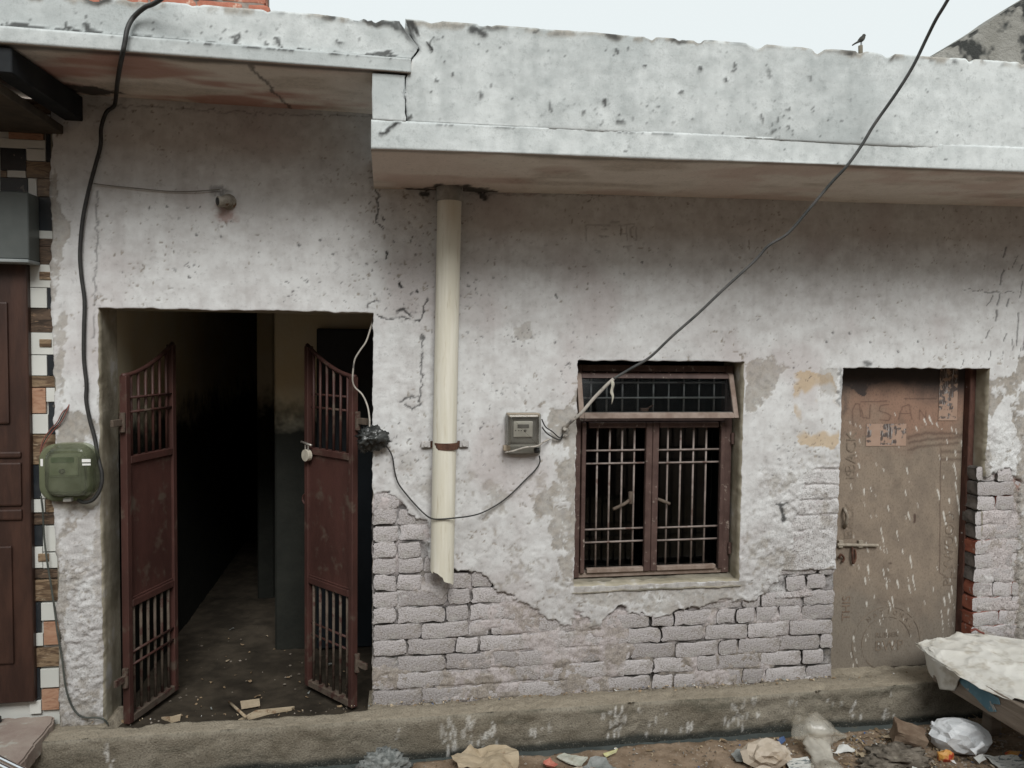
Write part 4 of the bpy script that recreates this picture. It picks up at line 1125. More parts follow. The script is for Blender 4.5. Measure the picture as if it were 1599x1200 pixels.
tiles = [(0, 155, 9, 193, 'D'), (9, 153, 38, 178, 'W'), (38, 157, 89, 178, 'B'), (13, 181, 67, 218, 'O'), (68, 179, 89, 203, 'W'), (72, 204, 89, 253, 'K'), (0, 219, 71, 231, 'W'), (41, 232, 71, 251, 'W'), (0, 232, 40, 266, 'K'), (0, 267, 10, 277, 'B'), (11, 267, 40, 277, 'W'), (41, 254, 89, 278, 'B'), (0, 279, 43, 300, 'K'), (44, 279, 57, 308, 'W'), (58, 280, 89, 307, 'B'),
         (45, 309, 89, 360, 'K'), (45, 361, 58, 385, 'B'), (59, 361, 90, 373, 'W'), (59, 374, 90, 385, 'D'), (45, 386, 90, 413, 'D'),
         (45, 414, 91, 449, 'W'), (62, 425, 81, 437, 'b'), (45, 450, 73, 481, 'W'), (74, 450, 91, 482, 'K'), (45, 483, 91, 519, 'D'),
         (45, 520, 91, 554, 'W'), (62, 530, 81, 542, 'b'), (45, 555, 73, 587, 'W'), (74, 555, 91, 587, 'K'), (45, 588, 91, 605, 'B'),
         (47, 606, 71, 646, 'O'), (72, 606, 92, 628, 'W'), (76, 629, 92, 678, 'K'), (46, 647, 75, 678, 'W'), (46, 679, 92, 726, 'B'), (46, 727, 63, 779, 'K'), (64, 727, 92, 779, 'W'), (46, 780, 70, 801, 'W'), (71, 780, 92, 801, 'B'), (46, 802, 92, 820, 'D'),
         (46, 821, 66, 853, 'K'), (67, 821, 92, 862, 'W'), (46, 854, 66, 888, 'W'), (60, 864, 77, 877, 'b'), (67, 863, 92, 888, 'W'), (46, 889, 92, 904, 'D'), (46, 905, 92, 940, 'B'),
         (46, 941, 63, 988, 'K'), (64, 941, 92, 970, 'W'), (68, 971, 92, 1008, 'O'), (46, 989, 67, 1010, 'W'), (46, 1011, 92, 1043, 'B'), (46, 1044, 62, 1093, 'K'), (63, 1044, 92, 1075, 'W'), (65, 1076, 92, 1110, 'O'), (46, 1094, 64, 1116, 'W')]
tm = dict(W=TW, K=TK, B=TB, b=TB, D=TD, O=TO)
for (x0_, y0_, x1_, y1_, t) in tiles:
    p = P(x0_, y1_, TY); q = P(x1_, y0_, TY)
    yf = TY - (.006 if t == 'b' else 0)
    box('tile', p.x + .0006, q.x - .0006, yf, .028, p.z + .0006, q.z - .0006, tm[t], nb_h, .0012)
# further rows of tiles beyond the door, out of the picture
DOORB = simple('brown_door_wood', (0.028, 0.013, 0.009), (0.052, 0.024, 0.016), 5, .5, .4, .15, 40, stretch=(3, 3, .6))
dr = P(46.5, 700, -.02).x
dz0 = P(30, 1098, -.02).z; dz1 = P(30, 411, -.02).z
dd = box('door', dr - .92, dr, -.020, .026, dz0, dz1, DOORB, nb_h, .004)
for (y0_, y1_) in ((472, 662), (705, 715), (722, 790), (795, 812), (852, 1036)):
    q0 = P(16, y1_, -.02).z; q1 = P(16, y0_, -.02).z
    xr = P(17, 700, -.02).x if (y1_ - y0_) > 100 else P(34, 700, -.02).x
    bm = box_bm(dr - .85, xr, -.033, -.018, q0, q1, .008, 2)
    bm_obj('raised_panel', bm, DOORB, dd)
GRB = simple('grey_green_sheet', (0.075, 0.085, 0.082), (0.10, 0.112, 0.108), 5, .45, .4, .08)
qa = P(45, 411, -.10); qb = P(42, 300, -.10)
sb = box('shutter_box', qa.x - .9, qa.x, -.10, .01, qa.z + .016, qb.z, GRB, nb_h, .004)
box('lip', qa.x - .9, qa.x + .001, -.108, .01, qa.z, qa.z + .015, simple('grey_lip', (.20, .22, .22), (.27, .29, .29), 8, .5, .4, .05), sb, .003)
# dark beam carrying the left slab over the party line
BEAM = simple('black_beam_paint', (0.010, 0.012, 0.014), (0.02, 0.022, 0.024), 6, .8, .2, .1, c2=(.06, .05, .045), s2=9, t2=(.66, .74))
bmm = bmesh.new()
bv = {}
for i, x in enumerate((-1.415, -1.338)):
    for j, (y, zb_) in enumerate(((-.672, 2.705), (-.002, 2.722))):
        for k, z in enumerate((zb_, 2.83 if j else 2.797)):
            bv[i, j, k] = bmm.verts.new((x, y, z))
for f in (((0,0,0),(1,0,0),(1,0,1),(0,0,1)), ((1,0,0),(1,1,0),(1,1,1),(1,0,1)), ((0,0,0),(0,0,1),(0,1,1),(0,1,0)), ((0,0,0),(0,1,0),(1,1,0),(1,0,0)), ((0,1,0),(0,1,1),(1,1,1),(1,1,0)), ((0,0,1),(1,0,1),(1,1,1),(0,1,1))):
    bmm.faces.new([bv[c] for c in f])
bmesh.ops.bevel(bmm, geom=bmm.edges[:], offset=.004, segments=1, affect='EDGES')
bm_obj('beam', bmm, BEAM, house)
# dark underside of the neighbour's own canopy
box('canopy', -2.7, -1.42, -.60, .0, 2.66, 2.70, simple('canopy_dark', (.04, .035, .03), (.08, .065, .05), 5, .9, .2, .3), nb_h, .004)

# stone slab bridging the drain, black polished threshold on it
sl = bmesh.new()
pts = [(-2.5, .01), (-1.497, .01), (-1.478, -.10), (-1.47, -.20), (-1.478, -.25), (-1.462, -.33), (-1.462, -.40), (-1.45, -.47), (-1.47, -.56), (-2.5, -.58)]
def slab_obj(name, pts, z0, z1, mat, bev, seed):
    bm = bmesh.new()
    dense = []
    for (a, b), (c, d) in zip(pts, pts[1:] + pts[:1]):
        n = max(1, int(math.hypot(c - a, d - b) / .02)); n = min(n, 30)
        for k in range(n):
            x = a + (c - a) * k / n; y = b + (d - b) * k / n
            dense.append((x + (float(vnoise(x * 30, y * 30, seed)) - .5) * .016, y + (float(vnoise(x * 30, y * 30, seed + 2)) - .5) * .016))
    t = [bm.verts.new((x, y, z1)) for x, y in dense]; b_ = [bm.verts.new((x + (float(vnoise(x * 40, y * 40, 9)) - .5) * .014, y, z0)) for x, y in dense]
    bm.faces.new(t); bm.faces.new(b_[::-1])
    n = len(t)
    for i in range(n): bm.faces.new((t[i], b_[i], b_[(i + 1) % n], t[(i + 1) % n]))
    bmesh.ops.recalc_face_normals(bm, faces=bm.faces)
    es = [e for e in bm.edges if all(abs(v.co.z - z1) < 1e-5 for v in e.verts)]
    bmesh.ops.bevel(bm, geom=es, offset=bev, segments=2, affect='EDGES')
    return bm_obj(name, bm, mat)
STONE = simple('pink_sandstone', (0.24, 0.185, 0.16), (0.30, 0.25, 0.215), 6, .9, .15, .5, 60, c2=(.36, .34, .30), s2=11, t2=(.58, .68))
tag(slab_obj('stone_slab', pts, -.05, .022, STONE, .008, 4), 'worn pinkish sandstone slab bridging the drain below the brown door', 'stone slab')
GRAN = simple('black_granite', (0.012, 0.02, 0.02), (0.02, 0.03, 0.03), 20, .12, .6, 0)
tag(slab_obj('granite_step', [(-2.45, -.02), (-1.722, -.02), (-1.712, -.03), (-1.70, -.52), (-2.45, -.52)], .0235, .060, GRAN, .010, 8), 'polished black granite step resting on the pinkish stone slab', 'step')
# chrome rail of a parked motorbike reaching into the corner
mr = empty('chrome_rail', (-1.4, -1.1, .3))
tag(mr, 'shiny chrome rail at the lower left corner of the picture', 'rail')
c0 = Z(-60, 1160, .30); c1 = Z(40, 1203, .30); c2 = Z(60, 1240, .30)
tube('tube', [c0 - Vector((.3, -.12, 0)), c0, c1, c1 + (c1 - c0) * .3], .0075, CHROME, mr)
off = Z(0, 1197, .30) - Z(0, 1186, .30)
tube('tube', [c0 + off - Vector((.3, -.12, 0)), c0 + off, c1 + off, c1 + off + (c1 - c0) * .3], .0075, CHROME, mr)
tube('tube', [c1 + (c1 - c0) * .3, c1 + (c1 - c0) * .36 + off * .5, c1 + off + (c1 - c0) * .3], .0075, CHROME, mr)
box('plate', 0, 0.001, 0, .001, 0, .001, BLK, mr, 0) if False else None

# ================================================================== THINGS ON THE WALL
# drain pipe
dp = empty('drain_pipe', (.27, -.07, .5))
tag(dp, 'cream plastic drain pipe with broken lower end on the wall', 'pipe')
pt = P(702, 309, -.072); pbm = P(690, 900, -.072)
ax = (pbm - pt).normalized()
Rp = .057
bm = bmesh.new()
seg = 56; rows = 34
ringv = []
Lp = (pbm - pt).length
for j in range(rows + 1):
    t = j / rows
    ring = []
    for k in range(seg):
        a_ = 2 * math.pi * k / seg
        c_ = pt + ax * (Lp * t)
        off_ = Vector((math.cos(a_) * Rp, math.sin(a_) * Rp, 0))
        z_ = 0
        if j == rows:     # jagged, broken end: long on the right, bitten away on the left
            z_ = -.034 * math.cos(a_) + (.014 if abs(a_ - 4.3) < .5 else 0) - .008 * vnoise(a_ * 3.3, .5, 3)
        ring.append(bm.verts.new(c_ + off_ + Vector((0, 0, float(z_)))))
    ringv.append(ring)
for a_, b_ in zip(ringv[:-1], ringv[1:]):
    for k in range(seg): bm.faces.new((a_[k], b_[k], b_[(k + 1) % seg], a_[(k + 1) % seg]))
bmesh.ops.recalc_face_normals(bm, faces=bm.faces)
po = bm_obj('pipe', bm, PVC, dp, False)
sm = po.modifiers.new('wall', 'SOLIDIFY'); sm.thickness = .004; sm.offset = -1
COLLAR = simple('cement_grey_collar', (0.22, 0.215, 0.20), (0.34, 0.33, 0.31), 14, .8, .2, .4, c2=(.10, .10, .095), s2=15, t2=(.6, .7))
bm = tube_bm([pt + Vector((0, 0, -.02)), pt + Vector((0, 0, .075))], .0635, 28)
bmesh.ops.bevel(bm, geom=[e for e in bm.edges if abs(e.verts[0].co.z - e.verts[1].co.z) < 1e-4], offset=.004, segments=2, affect='EDGES')
bm_obj('collar', bm, COLLAR, dp, True)
cz_ = P(695, 697, -.1).z; cxx = P(696, 697, -.072).x
bm = bmesh.new()
arcp = [(cxx + math.cos(a_) * (Rp + .004), -.072 + math.sin(a_) * (Rp + .004)) for a_ in np.linspace(math.pi, 2 * math.pi, 15)]
arcp = [(cxx - Rp - .052, -.022), (cxx - Rp - .006, -.024)] + arcp + [(cxx + Rp + .006, -.024), (cxx + Rp + .055, -.022)]
lo = [(bm.verts.new((x, y, cz_ - .017)), bm.verts.new((x, y - .003, cz_ + .016))) for x, y in arcp]
for (a_, b_), (c_, d_) in zip(lo[:-1], lo[1:]): bm.faces.new((a_, c_, d_, b_))
so = bm_obj('clamp', bm, RUST, dp)
so.modifiers.new('thick', 'SOLIDIFY').thickness = .004
for s_ in (-1, 1):
    c_ = Vector((cxx + s_ * (Rp + .036), -.032, cz_))
    bm = tube_bm([c_ + Vector((0, .012, 0)), c_ - Vector((0, .010, 0))], .011, 8)
    box_bm(c_.x - .022, c_.x + .022, -.034, -.026, cz_ - .015, cz_ + .017, .002, 1, bm)
    bm_obj('bolt', bm, simple('limed_iron', (.36, .35, .34), (.46, .45, .44), 30, .8, .2, .3, c2=(.15, .08, .05), s2=30, t2=(.6, .7)), dp)

# old tap stub
tp = P(349, 317, -.02)
tap = empty('pipe_stub', tp)
tag(tap, 'rusty old pipe stub sticking out of the wall above the open gateway', 'pipe')
TAPM = simple('limed_rusty_pipe', (0.20, 0.18, 0.15), (0.32, 0.30, 0.26), 30, .8, .2, .5, 60, c2=(.12, .07, .04), s2=22, t2=(.55, .68))
tube('elbow', [tp + Vector((.025, .03, .005)), tp + Vector((.020, -.02, .004)), tp + Vector((.004, -.04, -.002)), tp + Vector((-.014, -.052, -.004))], [.024] * 19, TAPM, tap, 14)
bm = tube_bm([tp + Vector((.022, .03, .005)), tp + Vector((.022, -.008, .005))], .036, 12); bm_obj('collar', bm, TAPM, tap, True)
bm = tube_bm([tp + Vector((-.010, -.050, -.0035)), tp + Vector((-.0165, -.0545, -.0045))], .0175, 14); bm_obj('bore', bm, BLK, tap, True)

# plastics for the meters
CLR = clear('clear_cover_plastic', (.93, .93, .90), 1.4, .12, (.34, .32, .28), .22)
CLG = clear('dirty_green_cover', (.86, .88, .80), 1.4, .12, (.26, .28, .20), .28)
def rbox(name, a, b, y0, y1, r, mat, parent, seg=6, taper=.0, thin=None):
    """rounded-corner box from photo corners a (left, bottom), b (right, top), front at y1"""
    bm = bmesh.new()
    w = b[0] - a[0]; h = b[1] - a[1]
    def loop(y, ins):
        vs = []
        for cx_, cz2, s0 in ((b[0] - r, b[1] - r, 0), (a[0] + r, b[1] - r, 90), (a[0] + r, a[1] + r, 180), (b[0] - r, a[1] + r, 270)):
            for k in range(seg + 1):
                t = R(s0 + 90 * k / seg)
                vs.append(bm.verts.new((cx_ + (r - ins) * math.cos(t), y, cz2 + (r - ins) * math.sin(t))))
        return vs
    L1 = [loop(y0, 0), loop(y1 + .012, taper), loop(y1 + .003, taper + .004), loop(y1, taper + .012)]
    for p_, q_ in zip(L1[:-1], L1[1:]):
        n = len(p_)
        for i in range(n): bm.faces.new((p_[i], p_[(i + 1) % n], q_[(i + 1) % n], q_[i]))
    bm.faces.new(L1[-1]); bm.faces.new(L1[0][::-1])
    bmesh.ops.recalc_face_normals(bm, faces=bm.faces)
    o = bm_obj(name, bm, mat, parent)
    return o
# right-hand meter
m2 = empty('electricity_meter', P(820, 700, -.03))
tag(m2, 'grey electricity meter in a clear box beside the barred window', 'meter')
def pr(x0_, y0_, x1_, y1_, Y): 
    p = P(x0_, y1_, Y); q = P(x1_, y0_, Y); return (p.x, p.z), (q.x, q.z)
GREYM = simple('meter_grey', (0.20, 0.20, 0.185), (0.26, 0.255, 0.235), 8, .6, .3, .1, c2=(.33, .32, .29), s2=20, t2=(.6, .7))
TAN = simple('meter_tan_lip', (0.26, 0.21, 0.155), (0.32, 0.27, 0.21), 12, .6, .3, .1)
a_, b_ = pr(790, 645, 845, 710, -.028); rbox('back_plate', a_, b_, -.012, -.040, .012, GREYM, m2)
a_, b_ = pr(797, 653, 838, 692, -.06); box('meter_body', a_[0], b_[0], -.075, -.041, a_[1], b_[1], simple('meter_dark', (.09, .09, .085), (.13, .13, .12), 10, .5, .4, .05), m2, .006)
a_, b_ = pr(802, 658, 832, 683, -.085); box('face_plate', a_[0], b_[0], -.088, -.076, a_[1], b_[1], simple('face_pale', (.38, .37, .34), (.46, .45, .42), 14, .5, .3, .05), m2, .003)
a_, b_ = pr(808, 663, 826, 669, -.088); box('counter', a_[0], b_[0], -.091, -.0885, a_[1], b_[1], simple('counter_dark', (.05, .05, .05), (.07, .07, .07), 10, .3, .5, 0), m2, .001)
for (q0, q1, q2, q3) in ((804, 672, 806, 673.5), (809, 672, 811, 673.5), (813, 672, 815, 673.5)):
    a_, b_ = pr(q0, q1, q2, q3, -.088); box('marking', a_[0], b_[0], -.0895, -.0885, a_[1], b_[1], BLK, m2, 0)
a_, b_ = pr(818, 671, 822, 674.5, -.088); box('button', a_[0], b_[0], -.093, -.0885, a_[1], b_[1], BLK, m2, .002)
a_, b_ = pr(793, 646, 843, 652, -.10); box('top_lip', a_[0], b_[0], -.104, -.041, a_[1], b_[1], TAN, m2, .004)
a_, b_ = pr(792, 646, 844, 700, -.115); rbox('cover', a_, b_, -.0405, -.118, .014, CLR, m2, taper=.004)
a_, b_ = pr(795, 694, 838, 709, -.06); box('terminal_cover', a_[0], b_[0], -.062, -.041, a_[1], b_[1], GREYM, m2, .004)
a_, b_ = pr(786, 696, 797, 705, -.07); box('corner_clip', a_[0], b_[0], -.075, -.041, a_[1], b_[1], TAN, m2, .004)
bm = tube_bm([P(838, 700, -.07), P(839, 707, -.07)], .014, 8); bm_obj('gland', bm, BLK, m2, True)
# left-hand meter
m1 = empty('electricity_meter', P(105, 780, -.03))
tag(m1, 'round-cornered electricity meter with dirty green cover on the left pillar', 'meter')
OLV = simple('olive_board', (0.07, 0.08, 0.045), (0.11, 0.12, 0.07), 6, .7, .3, .1)
a_, b_ = pr(62, 693, 147, 784, -.035); rbox('back_plate', a_, b_, -.018, -.048, .072, OLV, m1)
a_, b_ = pr(76, 708, 134, 770, -.06); box('meter_body', a_[0], b_[0], -.095, -.049, a_[1], b_[1], simple('meter_green', (.075, .085, .055), (.105, .118, .078), 6, .5, .4, .05), m1, .012)
a_, b_ = pr(77, 714, 122, 745, -.10); box('face_plate', a_[0], b_[0], -.104, -.0955, a_[1], b_[1], simple('face_green', (.14, .165, .105), (.185, .205, .14), 10, .5, .3, .05), m1, .006)
a_, b_ = pr(80, 714, 116, 723, -.10); box('counter', a_[0], b_[0], -.1065, -.1045, a_[1], b_[1], simple('counter_green', (.05, .09, .04), (.06, .10, .05), 10, .3, .5, 0), m1, .002)
c_ = P(97.5, 736, -.105); bm = tube_bm([c_, c_ - Vector((0, .012, 0))], .011, 12); bm_obj('button', bm, BLK, m1, True)
WHT = simple('white_label', (.62, .62, .60), (.7, .7, .68), 10, .6, .3, 0)
for q in ((128.5, 717, 142, 722), (129, 724, 142, 727), (64, 717, 67.5, 728)):
    a_, b_ = pr(*q, -.128); box('label', a_[0], b_[0], -.133, -.1295, a_[1], b_[1], WHT, m1, 0)
a_, b_ = pr(63, 694, 146, 782, -.125); rbox('cover', a_, b_, -.0485, -.129, .072, CLG, m1, 8, .016)
a_, b_ = pr(95, 780, 108, 786, -.12); box('seal', a_[0], b_[0], -.10, -.07, a_[1], b_[1], GREYM, m1, .003)

# ---- cables
def wire(name, pts, r, mat, label, cat='cable', res=8, n=6):
    o = tube(name, [P(*p) for p in pts], r, mat, None, res, n=n)
    if label: tag(o, label, cat)
    return o
wire('power_cable', [(330, -60, -.95), (250, 0, -.76), (226, 12, -.72), (208, 28, -.70), (199, 45, -.715), (195, 66, -.72), (191, 86, -.70), (187, 106, -.56), (183, 132, -.32), (181, 152, -.12), (178, 166, -.035), (166, 176, -.034), (158, 200, -.036), (157, 228, -.034), (148, 262, -.036), (138, 300, -.034), (129, 345, -.036), (125, 395, -.036), (127, 430, -.034), (132, 470, -.035), (131, 515, -.036), (131, 560, -.034), (135, 600, -.034), (134.5, 625, -.036), (140, 655, -.034), (148, 685, -.038), (153, 715, -.05), (159, 740, -.06), (157, 762, -.065), (146, 780, -.07), (132, 785, -.07), (122, 781, -.06)], .0084, BLK, 'thick black cable hanging down the left pillar to the green meter')
wire('service_cable', [(1530, -90, -1.35), (1480, 0, -1.12), (1462, 30, -1.05), (1447, 60, -.99), (1425, 105, -.93), (1398, 148, -.87), (1365, 195, -.80), (1345, 228, -.765), (1322, 260, -.73), (1298, 286, -.68), (1265, 325, -.62), (1230, 365, -.56), (1200, 384, -.51), (1178, 408, -.47), (1130, 452, -.40), (1090, 490, -.34), (1050, 525, -.28), (1015, 558, -.22), (985, 576, -.17), (958, 592, -.13)], .0066, GCAB, 'long grey overhead cable sloping down to the barred window')
wire('cable_end', [(958, 592, -.13), (944, 605, -.125), (925, 625, -.12), (908, 645, -.11), (895, 656, -.09), (884, 666, -.05), (880, 672, -.035)], .0088, PCAB, 'pale cable end running past the window frame to its wall hook')
# wall hook with knotted ends
hk = empty('cable_hook', P(882, 672, -.03))
tag(hk, 'limed cable hook with knotted wire ends left of the window', 'hook')
tube('loop', [P(*p) for p in ((878, 668, -.03), (884, 664, -.05), (889, 671, -.05), (887, 680, -.04), (881, 680, -.03), (877, 684, -.03))], .004, PCAB, hk)
bm = tube_bm([P(882, 671, -.01), P(882, 670, -.055)], .009, 8); bm_obj('peg', bm, PCAB, hk)
for k, (a_, b_) in enumerate((((846, 655), 1), ((847, 668), 1))):
    wire('meter_wire', [(a_[0], a_[1], -.06), (a_[0] + 6, a_[1] + 12 - 4 * k, -.05), (a_[0] + 16, a_[1] + 19 - 4 * k, -.04), (874, 684 + 3 * k, -.032), (879, 678 + 3 * k, -.035)], .0032, BLK, ['upper', 'lower'][k] + ' of two short black wires between the grey meter and the hook', 'wire')
wire('meter_wire', [(789, 707, -.08), (800, 705, -.12), (820, 699, -.128), (838, 697, -.12), (850, 690, -.06), (858, 686, -.035)], .0045, PCAB, 'pale wire tied across the bottom of the grey meter', 'wire')
wire('house_wire', [(842, 712, -.05), (843, 722, -.04), (836, 734, -.034), (820, 750, -.034), (800, 770, -.034), (780, 786, -.034), (755, 800, -.05), (735, 806, -.10), (712, 809, -.135), (688, 811, -.136), (674, 810, -.11), (663, 803, -.05), (650, 790, -.034), (636, 774, -.034), (622, 755, -.036), (616, 735, -.034), (613, 715, -.036), (607, 702, -.036), (598, 693, -.04), (588, 690, -.05)], .0036, BLK, 'thin black wire looping from the grey meter across the drain pipe', 'wire')
wire('house_wire', [(577, 668, -.05), (577, 655, -.03), (574, 635, .02), (566, 617, .05), (555, 606, .05), (551, 597, .04), (551, 583, .03), (554, 562, .02), (562, 548, .02), (572, 533, .03), (580, 508, .05), (583, 494, .10)], .0042, PCAB, 'pale wire hanging from the lintel of the open gateway', 'wire')
wire('tie_wire', [(146, 287, -.03), (180, 291, -.027), (220, 295, -.03), (265, 299, -.028), (305, 299, -.03), (343, 296, -.03)], .0026, simple('dull_wire', (.16, .15, .13), (.22, .21, .19), 10, .6, .3, 0), 'thin dull wire stretched from the thick cable to the pipe stub', 'wire', 6)
# black plastic wrapped round the joint
def blob(name, c, rad, mat, seed, amp=.35, fine=.15, sub=4, sq=(1, 1, 1), flatz=None, rz=0., ridged=True, smooth=True):
    bm = bmesh.new(); bmesh.ops.create_icosphere(bm, subdivisions=sub, radius=1)
    co = np.array([v.co[:] for v in bm.verts])
    n = n3(co, 1.7, seed); m = n3(co, 4.1, seed + 1); k = n3(co, 9, seed + 2)
    if ridged: m = 1 - np.abs(2 * m - 1); n = .5 * n + .5 * (1 - np.abs(2 * n - 1))
    rr = 1 + (n - .5) * 2 * amp + (m - .5) * 2 * fine + (k - .5) * fine
    co = co * rr[:, None] * np.array(sq) * rad
    ca, sa = math.cos(rz), math.sin(rz)
    co = np.stack([co[:, 0] * ca - co[:, 1] * sa, co[:, 0] * sa + co[:, 1] * ca, co[:, 2]], 1)
    if flatz is not None: co[:, 2] = np.maximum(co[:, 2], -flatz)
    for v, q in zip(bm.verts, co): v.co = q
    o = bm_obj(name, bm, mat, None, smooth); o.location = c
    return o
BAGK = simple('black_plastic', (0.018, 0.02, 0.02), (0.05, 0.052, 0.05), 22, .3, .5, .5, 50, c2=(.28, .28, .27), s2=18, t2=(.66, .74))
tag(blob('plastic_wrap', P(583, 684, -.05), .045, BAGK, 3, .5, .5, 4, (1.15, .8, .85)), 'crumpled black plastic wrapped round a wire joint at the gateway edge', 'plastic')
tag(blob('plastic_wrap', P(568, 694, -.04), .026, BAGK, 9, .5, .5, 4, (.7, .5, 1.1)), 'loose tail of black plastic dangling below the wrapped wire joint', 'plastic')
# strip of rag on the cable
pts = [P(956, 594, -.135), P(957, 602, -.14), P(955, 612, -.138), P(957, 620, -.14), P(955, 632, -.14)]
bm = tube_bm(catmull(pts, 5), [.005, .010, .013, .015, .015, .014, .013, .012, .012, .013, .014, .014, .013, .012, .011, .010, .008, .006, .004, .002, .001], 8, flat=.35)
tag(bm_obj('rag_strip', bm, simple('dirty_rag', (.36, .35, .29), (.48, .46, .39), 30, .9, .1, .5), None, True), 'strip of dirty pale rag hanging from the cable at the window', 'rag')
# wires round the left meter
for k, (dx_, mat_, nm) in enumerate(((0, REDW, 'red'), (3, BLK, 'black'), (6, REDW, 'rust-red'))):
    wire('meter_wire', [(108 - dx_ * .5, 632 + dx_, -.02), (103 - dx_, 645, -.035), (95 - dx_, 660, -.03), (84 - dx_, 672, -.025), (74 - dx_, 686, -.03), (66 - dx_ * .4, 700 + k, -.035), (61 + k, 722, -.035)], .0023, mat_, nm + ' wire coming out of the pillar to the green meter' if k < 2 else 'rust-red outermost wire bent beside the green meter', 'wire')
wire('earth_wire', [(64, 775, -.04), (67, 800, -.03), (69, 840, -.02), (74, 880, -.02), (79, 910, -.018), (85, 950, -.018), (90, 990, -.02), (97, 1030, -.022), (102, 1070, -.026), (110, 1098, -.032), (122, 1116, -.036), (135, 1121, -.036), (150, 1121, -.036), (162, 1124, -.036), (168, 1132, -.03), (164, 1140, -.03)], .0044, simple('grey_green_wire', (.04, .045, .04), (.075, .08, .07), 10, .6, .3, .1), 'thin grey wire running from the green meter down the left pillar', 'wire')

# ================================================================== ON AND BEHIND THE ROOF
# bird on a stub of reinforcement
bp = P(1344.5, 85, -.62)
st = tube('post_stub', [bp + Vector((0, 0, -.04)), bp + Vector((-.004, 0, .036))], .0095, CEMD, None, 8, n=0)
tag(st, 'short grey stub standing on top of the parapet under the bird', 'post')
bb = bp + Vector((-.002, 0, .036))
bird = empty('bird', bb)
tag(bird, 'small dark bird perched on the parapet against the sky', 'bird')
BM = simple('bird_plumage', (0.045, 0.045, 0.042), (0.085, 0.082, 0.075), 60, .9, .1, .3, 200)
spine = [(-.078, -.012), (-.055, .002), (-.03, .014), (-.016, .024), (0, .034), (.014, .046), (.022, .058), (.027, .068), (.031, .074)]
rad = [.004, .0055, .007, .012, .017, .0165, .0125, .0115, .004]
bm = tube_bm(catmull([bb + Vector((x * .52, 0, z * .60 + .006)) for x, z in spine], 4), list(.66 * np.interp(np.linspace(0, 8, 33), range(9), rad)), 10)
bm_obj('body', bm, BM, bird, True)
bm = tube_bm([bb + Vector((.0145, 0, .046)), bb + Vector((.0225, 0, .0475))], [.0024, .0006], 6); bm_obj('beak', bm, BLK, bird, True)
for s_ in (-1, 1):
    bm = tube_bm([bb + Vector((.001, s_ * .003, .020)), bb + Vector((.002, s_ * .004, .0))], .0014, 6); bm_obj('leg', bm, BLK, bird, True)

# concrete gable of the house behind, upper right
GAB = NT('mouldy_concrete', .95, .1)
_c = GAB.mix(GAB.ramp(GAB.noise(3, 6, .65), .35, .68), (0.205, 0.20, 0.18), (0.28, 0.275, 0.255))
_c = GAB.mix(GAB.ramp(GAB.noise(4.5, 7, .75), .47, .6), _c, (0.045, 0.047, 0.045))
GAB.col(_c); GAB.bump(GAB.noise(25, 6, .7), .7, .02); GAB = GAB.m
gtop = [P(1452, 91, .6), P(1500, 62, .6), P(1545, 35, .6), P(1570, 17, .6), P(1599, -1, .6), P(1660, -38, .6)]
gp = [(p.x, p.z) for p in gtop]
gp = [gp[0]] + gp[1:] + [(5.2, gp[-1][1] + .45), (5.2, 2.7), (gp[0][0] - .25, 2.7), (gp[0][0] - .25, gp[0][1] - .16)]
gab = prism('stair_gable', gp, .58, .82, GAB, None)
tag(gab, 'mould-blackened sloping concrete wall rising behind the parapet, upper right', 'wall')
bmx = bmesh.new(); bmx.from_mesh(gab.data)
bmesh.ops.bevel(bmx, geom=bmx.edges[:], offset=.02, segments=2, affect='EDGES'); bmx.to_mesh(gab.data); bmx.free()
# red brick wall, upper left
bw = empty('brick_wall', (-.9, .55, 2.78))
tag(bw, 'bare red brick wall standing behind the left parapet, top edge of picture', 'wall')
rx = P(421, 8, .5).x
zb_ = P(350, 8, .5).z
core = box('core', rx - 1.3, rx - .03, .508, .70, 2.78, 4.1, simple('mortar', (.20, .17, .15), (.28, .24, .21), 10, bump=.4), bw, .0)
RB2 = simple('rough_red_brick', (0.33, 0.125, 0.085), (0.42, 0.19, 0.13), 9, .9, .15, .7, 50, c2=(.50, .33, .26), s2=22, t2=(.58, .66))
rlib = [brick_mesh(.22, 200 + i, .068, .12, RB2, RB2) for i in range(4)] + [brick_mesh(.105, 220 + i, .068, .12, RB2, RB2) for i in range(2)]
rnd = random.Random(21)
for c in range(9):
    z = zb_ - .26 + c * .08
    x = rx - 1.28 + (0 if c % 2 else .115)
    if c % 2 == 0:
        o = link('brick', rlib[4], None, bw); o.location = (rx - 1.28 + .05, .5, z)
    while x + .22 < rx + .001:
        o = link('brick', rlib[rnd.randrange(4)], None, bw); o.location = (x + .112, .5 + rnd.uniform(-.004, .004), z)
        x += .23
    if rx - x > .09:
        o = link('brick', rlib[5], None, bw); o.location = (rx - .055, .5, z)

# unseen house added across the lane: shuts off low sky, bounces warm light
op = empty('added_opposite_house', (1, -5.4, -.18))
tag(op, 'plain plastered house added unseen across the lane to block low sky', 'house')
box('wall', -9, 11, -5.9, -5.4, -.3, 3.8, simple('opposite_plaster', (.28, .20, .16), (.36, .27, .22), 2, bump=.3), op, .0)
box('coping', -9, 11, -5.95, -5.34, 3.8, 3.9, CEM, op, .01)
for k in range(4):
    box('door', -6.5 + k * 4.2, -5.5 + k * 4.2, -5.42, -5.385, -.15, 1.9, IRON, op, .01)

